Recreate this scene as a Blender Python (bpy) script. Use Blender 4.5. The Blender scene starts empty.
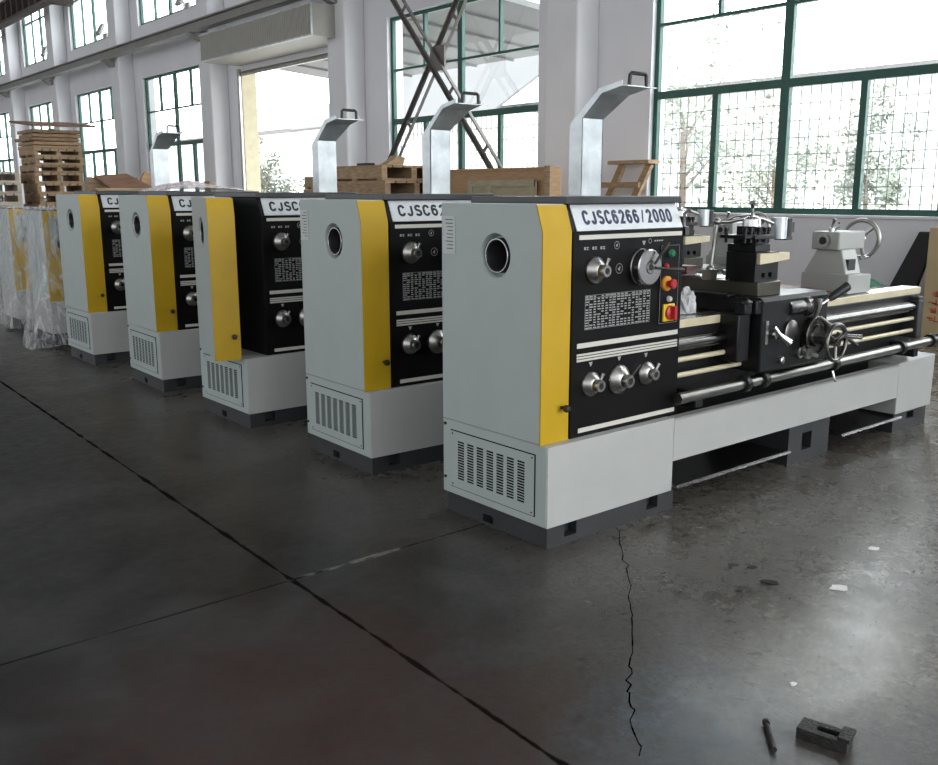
import bpy, bmesh, math, random
from mathutils import Vector, Matrix
random.seed(7)
SC = bpy.context.scene
COL = SC.collection
PI = math.pi

# ------------------------------------------------------------------ materials
def new_mat(name):
    m = bpy.data.materials.new(name); m.use_nodes = True
    nt = m.node_tree
    return m, nt, nt.nodes['Principled BSDF'], nt.nodes, nt.links

def mat(name, col, rough=0.5, metal=0.0, var=0.08, scale=6.0, bump=0.0, bscale=60.0, spec=0.5, coat=0.0, rvar=0.08):
    m, nt, b, N, L = new_mat(name)
    b.inputs['Roughness'].default_value = rough
    b.inputs['Metallic'].default_value = metal
    b.inputs['Specular IOR Level'].default_value = spec
    if coat: b.inputs['Coat Weight'].default_value = coat
    tc = N.new('ShaderNodeTexCoord')
    no = N.new('ShaderNodeTexNoise'); no.inputs['Scale'].default_value = scale; no.inputs['Detail'].default_value = 5
    L.new(tc.outputs['Object'], no.inputs['Vector'])
    r = N.new('ShaderNodeValToRGB')
    r.color_ramp.elements[0].position = 0.3; r.color_ramp.elements[1].position = 0.7
    r.color_ramp.elements[0].color = [max(0, c*(1-var)) for c in col]+[1]
    r.color_ramp.elements[1].color = [min(1, c*(1+var)) for c in col]+[1]
    L.new(no.outputs['Fac'], r.inputs['Fac']); L.new(r.outputs['Color'], b.inputs['Base Color'])
    if rvar:
        mr = N.new('ShaderNodeMapRange'); mr.inputs['To Min'].default_value = max(0.02, rough-rvar); mr.inputs['To Max'].default_value = min(1, rough+rvar)
        L.new(no.outputs['Fac'], mr.inputs['Value']); L.new(mr.outputs['Result'], b.inputs['Roughness'])
    if bump:
        n2 = N.new('ShaderNodeTexNoise'); n2.inputs['Scale'].default_value = bscale; n2.inputs['Detail'].default_value = 3
        L.new(tc.outputs['Object'], n2.inputs['Vector'])
        bp = N.new('ShaderNodeBump'); bp.inputs['Strength'].default_value = bump; bp.inputs['Distance'].default_value = 0.02
        L.new(n2.outputs['Fac'], bp.inputs['Height']); L.new(bp.outputs['Normal'], b.inputs['Normal'])
    return m

def wood_mat(name, ca, cb, rough=0.75):
    m, nt, b, N, L = new_mat(name)
    b.inputs['Roughness'].default_value = rough
    tc = N.new('ShaderNodeTexCoord'); mp = N.new('ShaderNodeMapping'); mp.inputs['Scale'].default_value = (3, 3, 22)
    no = N.new('ShaderNodeTexNoise'); no.inputs['Scale'].default_value = 2.2; no.inputs['Detail'].default_value = 6
    L.new(tc.outputs['Object'], mp.inputs['Vector']); L.new(mp.outputs['Vector'], no.inputs['Vector'])
    oi = N.new('ShaderNodeObjectInfo')
    ad = N.new('ShaderNodeMath'); ad.operation = 'MULTIPLY_ADD'; ad.inputs[1].default_value = 0.25; 
    L.new(oi.outputs['Random'], ad.inputs[0]); L.new(no.outputs['Fac'], ad.inputs[2])
    r = N.new('ShaderNodeValToRGB'); r.color_ramp.elements[0].position = 0.35; r.color_ramp.elements[1].position = 0.85
    r.color_ramp.elements[0].color = list(ca)+[1]; r.color_ramp.elements[1].color = list(cb)+[1]
    L.new(ad.outputs['Value'], r.inputs['Fac']); L.new(r.outputs['Color'], b.inputs['Base Color'])
    bp = N.new('ShaderNodeBump'); bp.inputs['Strength'].default_value = 0.15; bp.inputs['Distance'].default_value = 0.01
    L.new(no.outputs['Fac'], bp.inputs['Height']); L.new(bp.outputs['Normal'], b.inputs['Normal'])
    return m

M = {}
M['grey_paint'] = mat('grey_green_enamel', (0.385, 0.435, 0.425), 0.45, var=0.03, bump=0.04, bscale=180)
M['white_paint'] = mat('pale_grey_enamel', (0.405, 0.41, 0.395), 0.42, var=0.03, bump=0.04, bscale=180)
M['yellow'] = mat('yellow_enamel', (0.47, 0.295, 0.008), 0.45, spec=0.3, var=0.05, bump=0.04, bscale=180)
M['black'] = mat('black_enamel', (0.009, 0.008, 0.009), 0.4, var=0.2, scale=9, spec=0.2)
M['panel_black'] = mat('black_panel_film', (0.005, 0.0045, 0.005), 0.45, var=0.2, scale=9, spec=0.12)
M['dark_cast'] = mat('dark_grey_cast_paint', (0.026, 0.0275, 0.030), 0.5, var=0.2, bump=0.15, bscale=90)
M['cast_black'] = mat('black_cast_iron', (0.010, 0.010, 0.011), 0.36, var=0.3, bump=0.12, bscale=80, spec=0.28)
M['top_grey'] = mat('dark_slate_paint', (0.035, 0.037, 0.041), 0.33, var=0.1)
M['chrome'] = mat('polished_steel', (0.62, 0.62, 0.62), 0.22, 1.0, var=0.1)
M['steel'] = mat('ground_steel', (0.42, 0.41, 0.39), 0.3, 1.0, var=0.15, scale=14)
M['dark_steel'] = mat('dark_oiled_steel', (0.13, 0.125, 0.12), 0.3, 1.0, var=0.25, scale=12)
M['bar_steel'] = mat('blackened_bar_steel', (0.15, 0.145, 0.14), 0.24, 1.0, var=0.2, scale=12)
M['brake_steel'] = mat('worn_bar_steel', (0.22, 0.21, 0.195), 0.3, 1.0, var=0.1, scale=12, rvar=0.03)
M['galv'] = mat('galvanised_sheet', (0.56, 0.60, 0.62), 0.4, 0.85, var=0.18, scale=10, bump=0.08, bscale=26)
M['cream'] = mat('cream_ground_iron', (0.62, 0.55, 0.38), 0.45, 0.15, var=0.06, scale=20)
M['plate'] = mat('brushed_name_plate', (0.60, 0.62, 0.64), 0.38, 0.3, var=0.05, scale=25)
M['letter'] = mat('dark_blue_lettering', (0.015, 0.025, 0.07), 0.25)
M['letter_black'] = mat('black_lettering', (0.012, 0.012, 0.014), 0.3)
M['stripe'] = mat('cream_stripe', (0.58, 0.56, 0.50), 0.5, var=0.04)
M['print'] = mat('white_print', (0.34, 0.34, 0.33), 0.5, var=0.05)
M['green'] = mat('green_plastic', (0.0, 0.16, 0.07), 0.3)
M['red'] = mat('red_plastic', (0.45, 0.02, 0.025), 0.35)
M['orange'] = mat('orange_plastic', (0.75, 0.30, 0.03), 0.4)
M['yellow_plastic'] = mat('yellow_plastic', (0.72, 0.48, 0.03), 0.4)
M['lamp_white'] = mat('white_lens', (0.6, 0.6, 0.6), 0.3)
M['bore'] = mat('dark_bore_steel', (0.022, 0.022, 0.024), 0.55, spec=0.3)
M['slot'] = mat('slot_shadow_black', (0.004, 0.004, 0.004), 1.0, spec=0.0)
M['rubber'] = mat('black_plastic', (0.012, 0.012, 0.012), 0.45)
M['tail_paint'] = mat('tailstock_grey_paint', (0.36, 0.37, 0.35), 0.42, var=0.04, bump=0.05, bscale=120)
M['olive'] = mat('oiled_cast_slide', (0.085, 0.08, 0.062), 0.32, 0.5, var=0.2)
M['wall'] = mat('white_wall_paint', (0.79, 0.785, 0.82), 0.85, var=0.03, scale=1.2, bump=0.1, bscale=25)
M['column'] = mat('column_paint', (0.79, 0.785, 0.81), 0.85, var=0.04, scale=1.5, bump=0.08, bscale=25)
M['ceiling'] = mat('ceiling_paint', (0.30, 0.30, 0.30), 0.9)
M['frame_green'] = mat('green_window_paint', (0.012, 0.085, 0.062), 0.45, var=0.15)
M['grille'] = mat('security_grille_wire', (0.10, 0.11, 0.11), 0.5, 0.3)
M['beam'] = mat('grey_beam_paint', (0.26, 0.25, 0.235), 0.6, var=0.1, scale=3)
M['brace'] = mat('bare_angle_steel', (0.16, 0.145, 0.135), 0.5, 0.4, var=0.2)
M['brown_steel'] = mat('brown_girder_paint', (0.075, 0.055, 0.048), 0.6, var=0.25)
M['shutter'] = mat('ribbed_shutter_box', (0.36, 0.345, 0.31), 0.55, var=0.04)
M['shutter_roll'] = mat('rolled_shutter_slats', (0.22, 0.22, 0.22), 0.45, 0.5)
M['cream_paint'] = mat('cream_door_paint', (0.62, 0.57, 0.40), 0.7)
M['ground'] = mat('yard_concrete', (0.55, 0.55, 0.53), 0.9, var=0.06, scale=0.7)
M['canopy'] = mat('canopy_sheet', (0.12, 0.12, 0.12), 0.8, var=0.08, scale=1.0)
M['shed_roof'] = mat('grey_shed_roofing', (0.085, 0.087, 0.09), 0.85, var=0.1, scale=0.8)
M['building'] = mat('far_building_render', (0.72, 0.71, 0.66), 0.9, var=0.04, scale=0.5)
M['far_glass'] = mat('far_window_glass', (0.45, 0.50, 0.50), 0.4)
M['leaf'] = mat('leaf_green', (0.165, 0.19, 0.145), 0.65, var=0.4, scale=3)
M['bark'] = mat('bark', (0.18, 0.14, 0.11), 0.9, var=0.2)
M['wood'] = wood_mat('pallet_wood', (0.20, 0.125, 0.065), (0.46, 0.32, 0.19))
M['wood_pale'] = wood_mat('pale_wood', (0.40, 0.34, 0.26), (0.62, 0.55, 0.45))
M['ply'] = wood_mat('plywood_board', (0.30, 0.17, 0.085), (0.45, 0.28, 0.15))
M['ply_dark'] = wood_mat('brown_hardboard', (0.16, 0.085, 0.055), (0.24, 0.14, 0.09))
M['ply_green'] = wood_mat('weathered_panel', (0.30, 0.25, 0.16), (0.42, 0.36, 0.25))
M['carton'] = mat('kraft_carton', (0.50, 0.38, 0.22), 0.85, var=0.05)
M['black_board'] = mat('black_board', (0.012, 0.012, 0.012), 0.7)
M['cloth'] = mat('green_cloth', (0.02, 0.13, 0.085), 0.9, var=0.2, bump=0.4, bscale=40)
M['scrap'] = mat('rusty_black_iron', (0.020, 0.018, 0.017), 0.5, 0.3, var=0.4, scale=30, bump=0.35, bscale=120)
M['rust'] = mat('rust_red_paint', (0.16, 0.045, 0.03), 0.6)
M['paper'] = mat('white_paper', (0.8, 0.8, 0.78), 0.8)
M['oil'] = mat('black_grease', (0.006, 0.006, 0.006), 0.25)
M['box_red'] = mat('dark_red_box', (0.13, 0.018, 0.022), 0.5)
M['red_print'] = mat('red_print', (0.55, 0.10, 0.06), 0.7)
M['sticker'] = mat('grey_sticker', (0.50, 0.53, 0.53), 0.5, var=0.06, scale=60)
M['grey_plastic'] = mat('grey_lamp_housing', (0.36, 0.36, 0.36), 0.5)
M['junction'] = mat('beige_box', (0.36, 0.31, 0.22), 0.7)

def glass_mat():
    m = bpy.data.materials.new('window_glass'); m.use_nodes = True
    nt = m.node_tree; N, L = nt.nodes, nt.links; N.remove(N['Principled BSDF'])
    t = N.new('ShaderNodeBsdfTransparent'); t.inputs[0].default_value = (0.93, 0.95, 0.95, 1)
    g = N.new('ShaderNodeBsdfGlossy'); g.inputs['Roughness'].default_value = 0.03
    mx = N.new('ShaderNodeMixShader'); mx.inputs[0].default_value = 0.06
    L.new(t.outputs[0], mx.inputs[1]); L.new(g.outputs[0], mx.inputs[2]); L.new(mx.outputs[0], N['Material Output'].inputs[0])
    return m
M['glass'] = glass_mat()

def film_mat(name, tint=(0.9, 0.9, 0.92), lo=0.12, hi=0.6):
    m = bpy.data.materials.new(name); m.use_nodes = True
    nt = m.node_tree; N, L = nt.nodes, nt.links
    b = N['Principled BSDF']; b.inputs['Base Color'].default_value = (*tint, 1); b.inputs['Roughness'].default_value = 0.22
    tc = N.new('ShaderNodeTexCoord'); mp = N.new('ShaderNodeMapping'); mp.inputs['Scale'].default_value = (5, 5, 1.6)
    no = N.new('ShaderNodeTexNoise'); no.inputs['Scale'].default_value = 3.5; no.inputs['Detail'].default_value = 7; no.inputs['Distortion'].default_value = 1.2
    L.new(tc.outputs['Object'], mp.inputs['Vector']); L.new(mp.outputs['Vector'], no.inputs['Vector'])
    mr = N.new('ShaderNodeMapRange'); mr.inputs['From Min'].default_value = 0.38; mr.inputs['From Max'].default_value = 0.66
    mr.inputs['To Min'].default_value = lo; mr.inputs['To Max'].default_value = hi
    L.new(no.outputs['Fac'], mr.inputs['Value']); L.new(mr.outputs['Result'], b.inputs['Alpha'])
    bp = N.new('ShaderNodeBump'); bp.inputs['Strength'].default_value = 0.8; bp.inputs['Distance'].default_value = 0.06
    L.new(no.outputs['Fac'], bp.inputs['Height']); L.new(bp.outputs['Normal'], b.inputs['Normal'])
    return m
M['film'] = film_mat('clear_plastic_film', lo=0.04, hi=0.48)
M['film_pink'] = film_mat('pink_plastic_film', (0.86, 0.70, 0.75), 0.55, 0.9)
M['bag'] = film_mat('white_plastic_bag', (0.85, 0.85, 0.86), 0.6, 0.95)

def floor_mat():
    m, nt, b, N, L = new_mat('worn_dark_concrete')
    tc = N.new('ShaderNodeTexCoord'); P = tc.outputs['Object']
    sx = N.new('ShaderNodeSeparateXYZ'); L.new(P, sx.inputs[0])
    def noise(scale, detail=6, dist=0.0, rough=0.55):
        n = N.new('ShaderNodeTexNoise'); n.inputs['Scale'].default_value = scale; n.inputs['Detail'].default_value = detail
        n.inputs['Distortion'].default_value = dist; n.inputs['Roughness'].default_value = rough; L.new(P, n.inputs['Vector']); return n.outputs['Fac']
    def mth(op, a, bb=None, c=None, clamp=False):
        n = N.new('ShaderNodeMath'); n.operation = op; n.use_clamp = clamp
        for i, v in enumerate((a, bb, c)):
            if v is None: continue
            if isinstance(v, (int, float)): n.inputs[i].default_value = v
            else: L.new(v, n.inputs[i])
        return n.outputs[0]
    def rng(v, a, bb, lo=0.0, hi=1.0):
        n = N.new('ShaderNodeMapRange'); n.inputs['From Min'].default_value = a; n.inputs['From Max'].default_value = bb
        n.inputs['To Min'].default_value = lo; n.inputs['To Max'].default_value = hi; L.new(v, n.inputs['Value']); return n.outputs['Result']
    def mix(f, a, bb):
        n = N.new('ShaderNodeMix'); n.data_type = 'RGBA'
        if isinstance(f, (int, float)): n.inputs['Factor'].default_value = f
        else: L.new(f, n.inputs['Factor'])
        for k, v in (('A', a), ('B', bb)):
            s = [i for i in n.inputs if i.name == k and i.type == 'RGBA'][0]
            if isinstance(v, tuple): s.default_value = (*v, 1)
            else: L.new(v, s)
        return [o for o in n.outputs if o.type == 'RGBA'][0]
    def blob(cx, cy, rx, ry, wob):
        dx = mth('DIVIDE', mth('SUBTRACT', sx.outputs[0], cx), rx); dy = mth('DIVIDE', mth('SUBTRACT', sx.outputs[1], cy), ry)
        d = mth('ADD', mth('MULTIPLY', dx, dx), mth('MULTIPLY', dy, dy))
        return rng(mth('ADD', d, mth('MULTIPLY', mth('SUBTRACT', wob, 0.5), 2.4)), 1.3, 0.0)
    big = noise(0.55, 5); mid = noise(2.6, 7, 0.6); fine = noise(14, 6, 0.4, 0.7); grit = noise(70, 3)
    col = mix(rng(mid, 0.35, 0.7), FLOOR_A, FLOOR_B)
    # slab turns paler with growing x, broken up by noise
    paler = mth('MULTIPLY', rng(mth('ADD', sx.outputs[0], mth('MULTIPLY', big, 1.6)), 2.5, 4.2), rng(fine, 0.25, 0.62, 0.35, 1.0))
    col = mix(paler, col, FLOOR_C)
    # old red oxide paint, blue paint
    red = mth('MULTIPLY', blob(1.25, 2.1, 0.75, 0.9, mid), rng(fine, 0.3, 0.7, 0.2, 0.75))
    col = mix(red, col, (0.062, 0.026, 0.020))
    blue = mth('MULTIPLY', blob(2.10, 1.52, 0.50, 0.28, mid), rng(fine, 0.35, 0.7, 0.0, 0.8))
    col = mix(blue, col, (0.075, 0.105, 0.135))
    # dark oil stains
    st = rng(noise(1.7, 8, 1.2, 0.65), 0.62, 0.75)
    col = mix(mth('MULTIPLY', st, 0.55), col, (0.016, 0.015, 0.015))
    sp = rng(noise(9, 4, 0.5), 0.70, 0.76)
    col = mix(mth('MULTIPLY', sp, 0.7), col, (0.012, 0.011, 0.011))
    lt = rng(noise(23, 5, 1.5, 0.7), 0.66, 0.80)
    col = mix(mth('MULTIPLY', lt, 0.35), col, (0.20, 0.19, 0.17))
    # saw-cut joints of the slabs
    w = mth('MULTIPLY', mth('SUBTRACT', noise(6, 4), 0.5), 0.035)
    jx = mth('ABSOLUTE', mth('ADD', mth('PINGPONG', mth('SUBTRACT', mth('SUBTRACT', sx.outputs[0], 1.667), mth('MULTIPLY', mth('SUBTRACT', sx.outputs[1], 3.1), 0.028)), 2.6), w))
    jy = mth('ABSOLUTE', mth('ADD', mth('PINGPONG', mth('SUBTRACT', sx.outputs[1], 3.12), 3.0), mth('MULTIPLY', w, 0.5)))
    j1 = rng(jx, 0.0125, 0.005); j2 = mth('MULTIPLY', rng(jy, 0.008, 0.003), 0.8)
    jj = mth('MAXIMUM', j1, j2)
    col = mix(mth('MULTIPLY', jj, 0.85), col, (0.006, 0.005, 0.005))
    # pale dust along part of the cross joint
    dust = mth('MULTIPLY', mth('MULTIPLY', rng(jy, 0.02, 0.006), rng(sx.outputs[0], 1.6, 1.8)), mth('MULTIPLY', rng(sx.outputs[0], 2.5, 2.3), rng(noise(11, 3), 0.46, 0.56)))
    col = mix(mth('MULTIPLY', dust, 0.75), col, (0.22, 0.21, 0.19))
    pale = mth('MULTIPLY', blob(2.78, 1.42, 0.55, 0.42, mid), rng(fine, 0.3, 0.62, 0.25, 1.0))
    col = mix(mth('MULTIPLY', pale, 0.75), col, (0.235, 0.215, 0.180))  # pale patch: rubbed concrete with window sheen partly put into its colour
    gr = noise(38, 9, 0.8, 0.78)
    gm = N.new('ShaderNodeMix'); gm.data_type = 'RGBA'; gm.blend_type = 'MULTIPLY'
    L.new(rng(sx.outputs[0], 1.4, 2.6, 0.25, 1.0), gm.inputs['Factor']); L.new(col, [i for i in gm.inputs if i.name == 'A' and i.type == 'RGBA'][0])
    gc = N.new('ShaderNodeCombineXYZ'); gv = rng(gr, 0.36, 0.64, 0.35, 1.5)
    for k in range(3): L.new(gv, gc.inputs[k])
    L.new(gc.outputs[0], [i for i in gm.inputs if i.name == 'B' and i.type == 'RGBA'][0]); col = [o for o in gm.outputs if o.type == 'RGBA'][0]
    smear = mth('MULTIPLY', rng(noise(4.5, 8, 1.6, 0.7), 0.56, 0.68), rng(sx.outputs[0], 2.0, 2.8))
    col = mix(mth('MULTIPLY', smear, 0.6), col, (0.020, 0.019, 0.019))
    col = mix(mth('MULTIPLY', sp, 0.6), col, (0.012, 0.011, 0.011))
    L.new(col, b.inputs['Base Color'])
    ro = mth('SUBTRACT', mth('ADD', mth('ADD', rng(mid, 0.3, 0.7, -0.07, 0.07), rng(sx.outputs[0], 1.7, 3.0, FLOOR_R+0.11, FLOOR_R-0.02)), rng(fine, 0.3, 0.7, -0.09, 0.09)), mth('ADD', mth('MULTIPLY', paler, 0.05), mth('MULTIPLY', pale, 0.05)))
    ro = mth('MAXIMUM', ro, jj)
    L.new(ro, b.inputs['Roughness'])
    L.new(mth('MULTIPLY', mth('SUBTRACT', 1.0, jj), FLOOR_S), b.inputs['Specular IOR Level'])
    h = mth('SUBTRACT', mth('ADD', mth('MULTIPLY', fine, 0.5), mth('MULTIPLY', grit, 0.25)), mth('MULTIPLY', jj, 1.5))
    bp = N.new('ShaderNodeBump'); bp.inputs['Distance'].default_value = 0.012; L.new(rng(sx.outputs[0], 1.8, 3.2, 0.07, 0.26), bp.inputs['Strength'])
    L.new(h, bp.inputs['Height']); L.new(bp.outputs['Normal'], b.inputs['Normal'])
    return m
FLOOR_A, FLOOR_B, FLOOR_C = (0.014, 0.0128, 0.0138), (0.044, 0.041, 0.0415), (0.125, 0.114, 0.097)
FLOOR_R, FLOOR_S = 0.33, 0.5
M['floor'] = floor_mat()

# ------------------------------------------------------------------ mesh builder
class MB:
    def __init__(self): self.bm = bmesh.new()
    def face(self, pts):
        vs = [self.bm.verts.new(p) for p in pts]
        return self.bm.faces.new(vs)
    def hexa(self, p):
        v = [self.bm.verts.new(q) for q in p]
        for f in ((3,2,1,0),(4,5,6,7),(0,1,5,4),(1,2,6,5),(2,3,7,6),(3,0,4,7)): self.bm.faces.new([v[i] for i in f])
        return self
    def box(self, x0, x1, y0, y1, z0, z1, mtx=None):
        p = [(x0,y0,z0),(x1,y0,z0),(x1,y1,z0),(x0,y1,z0),(x0,y0,z1),(x1,y0,z1),(x1,y1,z1),(x0,y1,z1)]
        if mtx: p = [mtx @ Vector(q) for q in p]
        return self.hexa(p)
    def prism(self, pts, axis, a, b):
        def P(u, v, t): return {'x': (t,u,v), 'y': (u,t,v), 'z': (u,v,t)}[axis]
        A = [self.bm.verts.new(P(u,v,a)) for u, v in pts]; B = [self.bm.verts.new(P(u,v,b)) for u, v in pts]
        n = len(pts)
        self.bm.faces.new(A[::-1]); self.bm.faces.new(B)
        for i in range(n): self.bm.faces.new([A[i], A[(i+1)%n], B[(i+1)%n], B[i]])
        return self
    def revolve(self, o, d, prof, n=24, caps=True):
        """prof: list of (radius, distance along d)"""
        o, d = Vector(o), Vector(d).normalized()
        u = d.orthogonal().normalized(); w = d.cross(u)
        rings = []
        for r, t in prof:
            c = o + d*t
            if r < 1e-6: rings.append([self.bm.verts.new(c)])
            else: rings.append([self.bm.verts.new(c + (u*math.cos(2*PI*k/n) + w*math.sin(2*PI*k/n))*r) for k in range(n)])
        for a, b in zip(rings, rings[1:]):
            for k in range(n):
                q = []
                for v in (a[k%len(a)], a[(k+1)%n%len(a)], b[(k+1)%n%len(b)], b[k%len(b)]):
                    if v not in q: q.append(v)
                if len(q) > 2: self.bm.faces.new(q)
        if caps and len(rings[0]) > 1: self.bm.faces.new(rings[0][::-1])
        if caps and len(rings[-1]) > 1: self.bm.faces.new(rings[-1])
        return self
    def cyl(self, p0, p1, r0, r1=None, n=20):
        p0, p1 = Vector(p0), Vector(p1)
        return self.revolve(p0, p1-p0, [(r0, 0), (r0 if r1 is None else r1, (p1-p0).length)], n)
    def ball(self, c, r, n=14):
        k = 8
        return self.revolve(c, (0,0,1), [(r*math.sin(PI*i/k) if 0 < i < k else 0, -r*math.cos(PI*i/k)) for i in range(k+1)], n)
    def torus(self, c, axis, R, r, n=32, m=10):
        c, d = Vector(c), Vector(axis).normalized(); u = d.orthogonal().normalized(); w = d.cross(u)
        vs = []
        for i in range(n):
            a = 2*PI*i/n; e = u*math.cos(a) + w*math.sin(a)
            vs.append([self.bm.verts.new(c + e*(R + r*math.cos(2*PI*j/m)) + d*(r*math.sin(2*PI*j/m))) for j in range(m)])
        for i in range(n):
            for j in range(m):
                self.bm.faces.new([vs[i][j], vs[(i+1)%n][j], vs[(i+1)%n][(j+1)%m], vs[i][(j+1)%m]])
        return self
    def tube(self, pts, r, n=8):
        pts = [Vector(p) for p in pts]; rings = []
        up = None
        for i, p in enumerate(pts):
            t = (pts[min(i+1, len(pts)-1)] - pts[max(i-1, 0)]).normalized()
            if up is None: up = t.orthogonal().normalized()
            up = (up - t*up.dot(t)).normalized(); w = t.cross(up)
            rr = r[i] if isinstance(r, (list, tuple)) else r
            rings.append([self.bm.verts.new(p + (up*math.cos(2*PI*k/n) + w*math.sin(2*PI*k/n))*rr) for k in range(n)])
        for a, b in zip(rings, rings[1:]):
            for k in range(n): self.bm.faces.new([a[k], a[(k+1)%n], b[(k+1)%n], b[k]])
        self.bm.faces.new(rings[0][::-1]); self.bm.faces.new(rings[-1])
        return self
    def bar(self, p0, p1, w, h, up=(0,0,1)):
        """rectangular bar from p0 to p1, width w across, h along up"""
        p0, p1 = Vector(p0), Vector(p1); t = (p1-p0).normalized(); up = Vector(up); up = (up - t*up.dot(t)).normalized(); s = t.cross(up)
        q = [(-1,-1),(1,-1),(1,1),(-1,1)]
        A = [p0 + s*(a*w/2) + up*(b*h/2) for a, b in q]; B = [p1 + s*(a*w/2) + up*(b*h/2) for a, b in q]
        return self.hexa(A+B)
    def plate_holes(self, P, us, vs, holes, depth):
        """front sheet on a grid us x vs; cells in holes become pockets of the given depth (inwards = last argument of P)"""
        for i in range(len(us)-1):
            for j in range(len(vs)-1):
                c = [(us[i],vs[j]),(us[i+1],vs[j]),(us[i+1],vs[j+1]),(us[i],vs[j+1])]
                if (i, j) in holes:
                    self.face([P(u,v,depth) for u, v in c])
                    for k in range(4):
                        a, b = c[k], c[(k+1)%4]
                        self.face([P(*a,0), P(*b,0), P(*b,depth), P(*a,depth)])
                else: self.face([P(u,v,0) for u, v in c])
        return self
    def build(self, name, m, parent=None, bevel=0.0, smooth=True, weld=True, ang=38):
        bm = self.bm
        if weld: bmesh.ops.remove_doubles(bm, verts=bm.verts, dist=1e-6)
        bmesh.ops.recalc_face_normals(bm, faces=bm.faces)
        if smooth:
            for f in bm.faces: f.smooth = True
            for e in bm.edges:
                e.smooth = len(e.link_faces) == 2 and e.calc_face_angle(0) < math.radians(ang)
        me = bpy.data.meshes.new(name); bm.to_mesh(me); bm.free()
        me.materials.append(M[m] if isinstance(m, str) else m)
        o = bpy.data.objects.new(name, me); COL.objects.link(o)
        if parent: o.parent = parent
        if bevel:
            b = o.modifiers.new('bevel', 'BEVEL'); b.width = bevel; b.segments = 2; b.limit_method = 'ANGLE'; b.angle_limit = math.radians(50); b.harden_normals = False
        return o

def tag(o, label=None, cat=None, group=None, kind=None):
    if label: o['label'] = label
    if cat: o['category'] = cat
    if group: o['group'] = group
    if kind: o['kind'] = kind
    return o
def thing(name, loc=(0,0,0), rz=0.0, label=None, cat=None, group=None, kind=None):
    o = bpy.data.objects.new(name, None); COL.objects.link(o); o.location = loc; o.rotation_euler = (0,0,rz)
    o.empty_display_size = 0.2
    return tag(o, label, cat, group, kind)
def copy_tree(o, parent=None):
    c = o.copy(); COL.objects.link(c)
    if parent: c.parent = parent
    for ch in list(o.children): copy_tree(ch, c)
    return c
def arc(cx, cy, rx, ry, a0, a1, n=8):
    return [(cx+rx*math.cos(math.radians(a0+(a1-a0)*k/n)), cy+ry*math.sin(math.radians(a0+(a1-a0)*k/n))) for k in range(n+1)]
GLYPHS = {   # centre lines of heavy condensed capitals in a 0..1 box: (points, closed)
 'C': [(arc(.5, .70, .5, .30, 10, 180)+arc(.5, .30, .5, .30, 180, 350), False)],
 'J': [([(.85, 1.0)]+arc(.45, .28, .40, .28, 0, -170), False)],
 'S': [(arc(.5, .76, .47, .24, 20, 230, 9)+arc(.5, .25, .50, .25, 62, -160, 10), False)],
 '6': [(arc(.52, .70, .47, .30, 25, 180)+[(.05, .32)], False), (arc(.5, .31, .45, .31, 0, 360, 18)[:-1], True)],
 '2': [(arc(.5, .71, .45, .29, 170, -25, 9)+[(.08, 0.0), (.98, 0.0)], False)],
 '0': [(arc(.5, .68, .45, .32, 0, 180, 9)+arc(.5, .32, .45, .32, 180, 360, 9), True)],
 '/': [([(.15, -.05), (.85, 1.05)], False)]}
def stroke_text(txt, width, height, thick, depth, mt):
    cell = width/len(txt); cw = cell*0.86-thick; ch = height-thick
    b = MB()
    for i, c in enumerate(txt):
        ox, oy = i*cell+thick/2, thick/2
        for pts, closed in GLYPHS[c]:
            P = [Vector((ox+x*cw, oy+y*ch)) for x, y in pts]; n = len(P); off = []
            th = thick*0.55 if c == '/' else thick
            for k in range(n):
                a = P[(k-1) % n] if (closed or k) else P[k]; d = P[(k+1) % n] if (closed or k < n-1) else P[k]
                t1 = (P[k]-a).normalized() if (P[k]-a).length > 1e-9 else None; t2 = (d-P[k]).normalized() if (d-P[k]).length > 1e-9 else None
                t = ((t1 or t2)+(t2 or t1)).normalized(); nn = Vector((-t.y, t.x)); m_ = 1.0/max(0.5, nn.dot(Vector((-(t1 or t2).y, (t1 or t2).x))))
                off.append(nn*th/2*m_)
            R_ = [[b.bm.verts.new(mt @ Vector((q.x, q.y, z))) for q in (P[k]-off[k], P[k]+off[k])] for z in (0, depth) for k in range(n)]
            lo, hi = R_[:n], R_[n:]
            for k in range(n if closed else n-1):
                j = (k+1) % n
                for q in ([hi[k][0], hi[j][0], hi[j][1], hi[k][1]], [lo[k][1], lo[j][1], lo[j][0], lo[k][0]], [lo[k][0], lo[j][0], hi[j][0], hi[k][0]], [lo[k][1], hi[k][1], hi[j][1], lo[j][1]]): b.bm.faces.new(q)
            if not closed:
                b.bm.faces.new([lo[0][0], hi[0][0], hi[0][1], lo[0][1]]); b.bm.faces.new([lo[-1][0], lo[-1][1], hi[-1][1], hi[-1][0]])
    bmesh.ops.recalc_face_normals(b.bm, faces=b.bm.faces)
    me = bpy.data.meshes.new('lettering'); b.bm.to_mesh(me); b.bm.free()
    return me

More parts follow.
